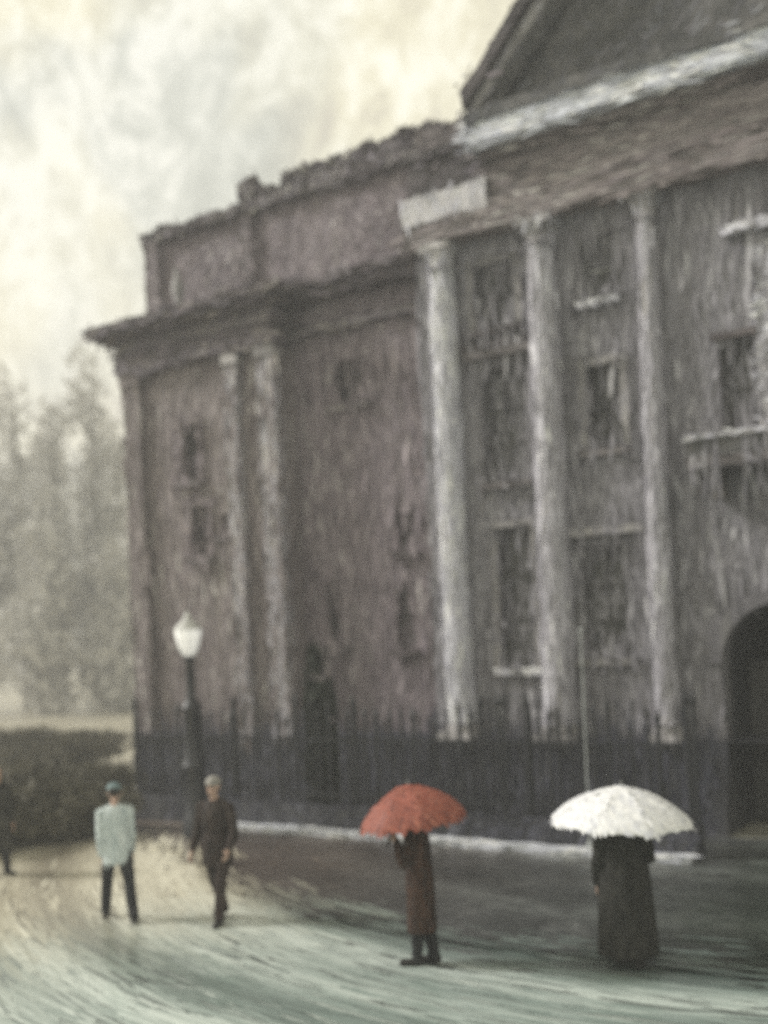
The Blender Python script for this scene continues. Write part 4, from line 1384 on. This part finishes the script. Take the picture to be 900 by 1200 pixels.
front = lambda a, b: (a[:, 1] < 0.35) & (b[:, 1] < 4.5) & ~((np.abs(b[:, 0] - CX) < 1.05) & (b[:, 2] < 3.95))
GREY = [((0.250, 0.240, 0.268), 5), ((0.185, 0.178, 0.200), 2.4), ((0.310, 0.300, 0.325), 2.2), ((0.43, 0.42, 0.445), 0.8)]
MAUVE = [((0.229, 0.192, 0.213), 5), ((0.153, 0.126, 0.145), 2.6), ((0.300, 0.260, 0.277), 1.6), ((0.435, 0.402, 0.407), 0.5)]
WARM = [((0.237, 0.204, 0.207), 5), ((0.154, 0.128, 0.135), 2.2), ((0.314, 0.278, 0.276), 1.8), ((0.506, 0.482, 0.464), 0.8)]
COLM = [((0.408, 0.394, 0.438), 4), ((0.292, 0.282, 0.318), 2.2), ((0.525, 0.511, 0.565), 2.4), ((0.724, 0.712, 0.781), 1.0)]
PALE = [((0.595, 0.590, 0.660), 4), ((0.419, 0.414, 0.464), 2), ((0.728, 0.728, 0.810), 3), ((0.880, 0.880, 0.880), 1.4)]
SOOT = [((0.121, 0.101, 0.122), 4), ((0.078, 0.066, 0.081), 2.6), ((0.178, 0.152, 0.174), 2), ((0.345, 0.316, 0.335), 0.6)]
DARK = [((0.057, 0.058, 0.080), 4), ((0.036, 0.038, 0.054), 3), ((0.090, 0.091, 0.118), 2), ((0.165, 0.168, 0.206), 0.6)]
CORN = [((0.618, 0.639, 0.717), 4), ((0.453, 0.474, 0.534), 1.6), ((0.742, 0.762, 0.851), 3), ((0.880, 0.880, 0.880), 1.6)]
TYMP = [((0.109, 0.110, 0.127), 4), ((0.071, 0.072, 0.084), 2), ((0.155, 0.149, 0.164), 2), ((0.276, 0.282, 0.310), 0.7)]

walls = kids(bld, 'wall')
daub('brush_strokes', bld, walls + kids(bld, 'string_course', 'pier', 'balcony'), 20000, GREY, (0.15, 1.5), (0.02, 0.09), 0.014, keep=front)
daub('brush_strokes', bld, [o_ for o_ in kids(bld, 'sill', 'hood', 'coping', 'pier') if o_.data.materials[0].name in ('washed_lit_stone', 'column_pale')], 1500, PALE, (0.06, 0.35), (0.02, 0.06), 0.03, (1, 0, 0), 0.2, 0.02, keep=front)
daub('brush_strokes', bld, walls, 12000, GREY, (0.02, 0.07), (0.012, 0.028), 0.02, ang=0.5, keep=front)
daub('brush_strokes', bld, kids(bld, 'window', 'pane', 'surround', 'sill'), 4200, GREY[:3], (0.08, 0.6), (0.025, 0.08), 0.02, shake=0.07, keep=front)
pale_cols = [o_ for o_ in kids(bld, 'column') if o_.data.materials[0].name == 'column_pale' and abs(abs((o_.matrix_world @ o_.data.vertices[0].co).x - CX) - 5.6) < 0.5]
daub('brush_strokes', bld, pale_cols, 6000, PALE, (0.15, 1.4), (0.015, 0.07), 0.012, ang=0.05, shake=0.04, keep=front)
daub('brush_strokes', bld, [o_ for o_ in kids(bld, 'column') if o_ not in pale_cols], 8000, COLM, (0.15, 1.4), (0.015, 0.07), 0.012, ang=0.05, shake=0.03, keep=front)
daub('brush_strokes', bld, kids(bld, 'capital', 'corner_block_lit'), 1800, PALE, (0.06, 0.3), (0.02, 0.06), 0.03, ang=0.3, shake=0.06, keep=front)
daub('brush_strokes', bld, kids(bld, 'architrave', 'frieze', 'cornice_bed'), 8000, WARM, (0.15, 1.1), (0.02, 0.08), 0.018, (1, 0, 0.0), 0.1, 0.05, keep=front)
daub('brush_strokes', bld, kids(bld, 'cornice'), 6500, CORN, (0.1, 0.9), (0.02, 0.08), 0.02, (1, 0, 0), 0.15, 0.05, keep=front)
daub('brush_strokes', bld, kids(bld, 'tympanum', 'cornice_cap', 'raking_bed'), 5200, TYMP, (0.06, 0.5), (0.02, 0.06), 0.03, (0.6, 0, 0.6), 0.5, 0.05, keep=front)
daub('brush_strokes', bld, kids(bld, 'raking_cornice'), 1800, GREY, (0.1, 0.6), (0.03, 0.08), 0.03, (0.7, 0, 0.7), 0.15, 0.06, keep=front)
daub('brush_strokes', bld, kids(bld, 'roof', 'parapet', 'parapet_course'), 4200, SOOT, (0.06, 0.4), (0.02, 0.08), 0.05, (0.6, 0, 0.5), 0.5, 0.09, keep=front)
daub('brush_strokes', bld, kids(bld, 'basement_wall'), 6000, DARK, (0.2, 1.3), (0.02, 0.08), 0.02, shake=0.12, keep=front)
daub('brush_strokes', wing, kids(wing, 'wall'), 11000, MAUVE, (0.15, 1.4), (0.02, 0.09), 0.014, keep=front)
daub('brush_strokes', wing, kids(wing, 'attic_wall', 'attic_pilaster'), 7000, MAUVE, (0.06, 0.4), (0.02, 0.06), 0.025, ang=0.35, shake=0.05, keep=front)
daub('brush_strokes', wing, kids(wing, 'pavilion_wall', 'pilaster'), 12000, WARM, (0.15, 1.3), (0.02, 0.08), 0.014, shake=0.05, keep=front)
daub('brush_strokes', wing, kids(wing, 'window', 'pane', 'sill', 'surround'), 1600, MAUVE[:3], (0.08, 0.5), (0.025, 0.08), 0.02, shake=0.08, keep=front)
daub('brush_strokes', wing, [o_ for o_ in kids(wing, 'pilaster') if o_.data.materials[0].name.startswith('column')], 4000, COLM, (0.12, 0.7), (0.012, 0.042), 0.012, ang=0.05, keep=front)
daub('brush_strokes', wing, kids(wing, 'cornice', 'architrave', 'ledge', 'frieze'), 6500, SOOT[:3] + [((0.24, 0.215, 0.20), 1.6)], (0.1, 0.7), (0.025, 0.08), 0.03, (1, 0, 0.05), 0.22, 0.07, keep=front)
daub('brush_strokes', wing, kids(wing, 'coping_stone', 'roof', 'roof_stack'), 6500, SOOT[:3] + [((0.50, 0.48, 0.44), 1.3)], (0.05, 0.3), (0.02, 0.07), 0.04, (0.7, 0, 0.2), 0.5, 0.07, keep=front)
daub('brush_strokes', wing, kids(wing, 'basement_wall'), 4500, DARK, (0.2, 1.3), (0.02, 0.08), 0.02, shake=0.12, keep=front)
daub('kerb_strokes', kerb, [kerb], 1200, CORN, (0.08, 0.5), (0.02, 0.06), 0.02, (1, 0, 0), 0.1, 0.02)
daub('plinth_strokes', rl, kids(rl, 'plinth'), 1500, DARK, (0.08, 0.5), (0.02, 0.05), 0.015, (0.5, 0, 0.6), 0.5, 0.02)

FAR = [((0.50, 0.50, 0.48), 4), ((0.36, 0.355, 0.335), 2), ((0.66, 0.66, 0.645), 3), ((0.85, 0.85, 0.835), 2)]  # paleness carries the haze over the far block
FARW = [((0.36, 0.345, 0.335), 4), ((0.28, 0.265, 0.255), 3), ((0.44, 0.425, 0.41), 2), ((0.5, 0.48, 0.43), 1)]
for o_ in list(scene.objects):
    if o_.parent is None and o_.name.split('.')[0] in ('tower', 'town_house'):
        sc_ = {'tower': 1.0, 'town_house': 1.3}[o_.name]
        daub('brush_strokes', o_, [c_ for c_ in o_.children if c_.type == 'MESH'], 7000, FAR if o_.name == 'tower' else FARW, (1.2 * sc_, 7.0 * sc_), (0.2 * sc_, 0.8 * sc_), 0.3, ang=0.08, shake=1.3 * sc_, keep=lambda a, b: a[:, 1] < 0.6)

# people and umbrellas: brush strokes standing off the cloth
CLOTH = {'jacket_pale': [((0.62, 0.70, 0.71), 5), ((0.50, 0.58, 0.60), 2), ((0.74, 0.80, 0.80), 2)],
         'trousers_black': [((0.020, 0.021, 0.024), 4), ((0.045, 0.046, 0.05), 1)],
         'coat_brown': [((0.040, 0.029, 0.026), 4), ((0.018, 0.014, 0.013), 3), ((0.085, 0.062, 0.052), 1)],
         'coat_umber': [((0.050, 0.028, 0.021), 4), ((0.018, 0.012, 0.011), 4), ((0.14, 0.075, 0.050), 1)],
         'coat_black': [((0.026, 0.026, 0.024), 4), ((0.012, 0.012, 0.012), 3), ((0.055, 0.053, 0.048), 1)],
         'coat_dark_olive': [((0.026, 0.026, 0.022), 4), ((0.2, 0.2, 0.18), 0.4)],
         'nylon_red': [((0.29, 0.085, 0.058), 5), ((0.19, 0.052, 0.038), 3), ((0.40, 0.145, 0.10), 1.6)],
         'nylon_white': [((0.76, 0.77, 0.80), 4), ((0.60, 0.61, 0.66), 2), ((0.86, 0.86, 0.88), 3)]}
for o_ in list(scene.objects):
    if o_.parent is None and o_.name.split('.')[0] == 'person':
        for c_ in [c_ for c_ in o_.children if c_.name.split('.')[0] in ('coat', 'jacket', 'trousers')]:
            key = c_.data.materials[0].name
            C_, N_ = surf([c_], 1300 if 'trous' not in c_.name else 500, lambda a, b: a[:, 2] < 2, 0.008)
            strokes('cloth_strokes', o_, C_, N_, (0, 0, 1), (0.03, 0.20), (0.007, 0.020), 0.008, palette(CLOTH[key], C_, 0.9, 0.1), 0.12)
    elif o_.parent is None and o_.name.split('.')[0] == 'umbrella':
        ps = [c_ for c_ in o_.children if c_.name.startswith('canopy_panel')]
        key = ps[0].data.materials[0].name
        cen = sum((c_.matrix_world @ Vector(c_.bound_box[0]) for c_ in ps), Vector()) / len(ps)
        C_, N_ = surf(ps, 1200, lambda a, b: a[:, 2] < 2, 0.0)
        N_ = N_ * np.where(N_[:, 2:3] < 0, -1, 1)
        ax_ = C_ - np.array([cen.x, cen.y, 2.4])
        ax_ /= np.linalg.norm(ax_, axis=1, keepdims=True)
        strokes('canopy_strokes', o_, C_, N_, ax_, (0.05, 0.14), (0.015, 0.05), 0.010, palette(CLOTH[key], C_, 0.9, 0.06), 0.25)

# ground brush strokes: sky reflection painted along curved runs, pavement tones and a painted shadow
n_ = 20000
gx = nrng.uniform(-26, 3, n_)
gy = nrng.uniform(-11, -0.3, n_)
ex = np.array([p.x for p in EP])
ey = np.array([p.y for p in EP])
edge0 = np.interp(gx, ex, ey)
on_pav = gy > edge0 + nrng.normal(0, 0.35, n_)
dx_, dy_ = gx + 4.2, gy - 5.5
rr_ = np.hypot(dx_, dy_)
th_ = np.arctan2(dx_, -dy_)
ta = np.stack([-dy_, dx_, 0 * gx], 1) / rr_[:, None]
# tone varies in long bands along the wheel runs
band = (np.sin(rr_ * 2.3 + np.sin(th_ * 2.1) * 1.4 + 0.4) * 0.5 + np.sin(rr_ * 5.1 + th_ * 3.0 + 1.0) * 0.3 + np.sin(rr_ * 0.9 - th_ * 1.6 + 2.0) * 0.35)
lvl = np.clip(0.5 + 0.5 * band + nrng.normal(0, 0.10, n_), 0, 1)[:, None]


def lerp3(lo_, mid_, hi_):
    lo_, mid_, hi_ = map(np.array, (lo_, mid_, hi_))
    return np.where(lvl < 0.5, lo_ + (mid_ - lo_) * lvl * 2, mid_ + (hi_ - mid_) * (lvl - 0.5) * 2)


mint = lerp3((0.085, 0.112, 0.104), (0.235, 0.295, 0.275), (0.62, 0.69, 0.65))  # lighter tones paint sky reflected in the wet road
crm = lerp3((0.20, 0.175, 0.135), (0.50, 0.46, 0.355), (0.86, 0.82, 0.67))  # cream strokes paint the yellow sky glint at left
slt = lerp3((0.042, 0.045, 0.047), (0.080, 0.086, 0.087), (0.165, 0.178, 0.175))
brn = lerp3((0.055, 0.043, 0.038), (0.098, 0.076, 0.066), (0.155, 0.130, 0.115))
shadow_c = lerp3((0.018, 0.024, 0.020), (0.032, 0.041, 0.034), (0.060, 0.072, 0.060))  # dark green stands for the shadow on the right-hand ground
sig = lambda q: (1 / (1 + np.exp(-q)))[:, None]
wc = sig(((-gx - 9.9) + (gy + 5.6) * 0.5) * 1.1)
ws_ = sig((gx + 8.6) * 1.0)
wsh_ = sig((gx + 4.3) * 1.8)
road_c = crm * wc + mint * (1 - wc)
pav_c = (slt * ws_ + brn * (1 - ws_)) * (1 - wsh_) + shadow_c * wsh_
cols = np.where(on_pav[:, None], pav_c, road_c)
pts = np.stack([gx, gy, np.where(gy > edge0 - 0.25, 0.036, 0.004)], 1)
up_n = np.tile([0.0, 0.0, 1.0], (n_, 1))
for flag, par, nm, Ls in ((~on_pav, road, 'road_strokes', (0.25, 1.8)), (on_pav, pav, 'pavement_strokes', (0.2, 1.2))):
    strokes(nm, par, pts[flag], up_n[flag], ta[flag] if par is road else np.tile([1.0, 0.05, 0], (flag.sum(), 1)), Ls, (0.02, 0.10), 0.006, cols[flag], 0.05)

# ------------------------------------------------------------------ haze
hz = MB()
hz.box(-330, 60, -60, 240, -1.0, 60.0, 1000)
haze = hz.build('haze', 'iron', None, smooth=False)
haze.data.materials.clear()
hm = bpy.data.materials.new('haze_air')
hm.use_nodes = True
hm.node_tree.nodes.clear()
ho = hm.node_tree.nodes.new('ShaderNodeOutputMaterial')
pv = hm.node_tree.nodes.new('ShaderNodeVolumePrincipled')
pv.inputs['Color'].default_value = (0.94, 0.95, 0.97, 1)
pv.inputs['Density'].default_value = 0.0036
pv.inputs['Anisotropy'].default_value = 0.2
hm.node_tree.links.new(pv.outputs[0], ho.inputs['Volume'])
haze.data.materials.append(hm)
haze['kind'] = 'stuff'

for o in bpy.data.objects:
    if 'origin_pt' in o:
        del o['origin_pt']
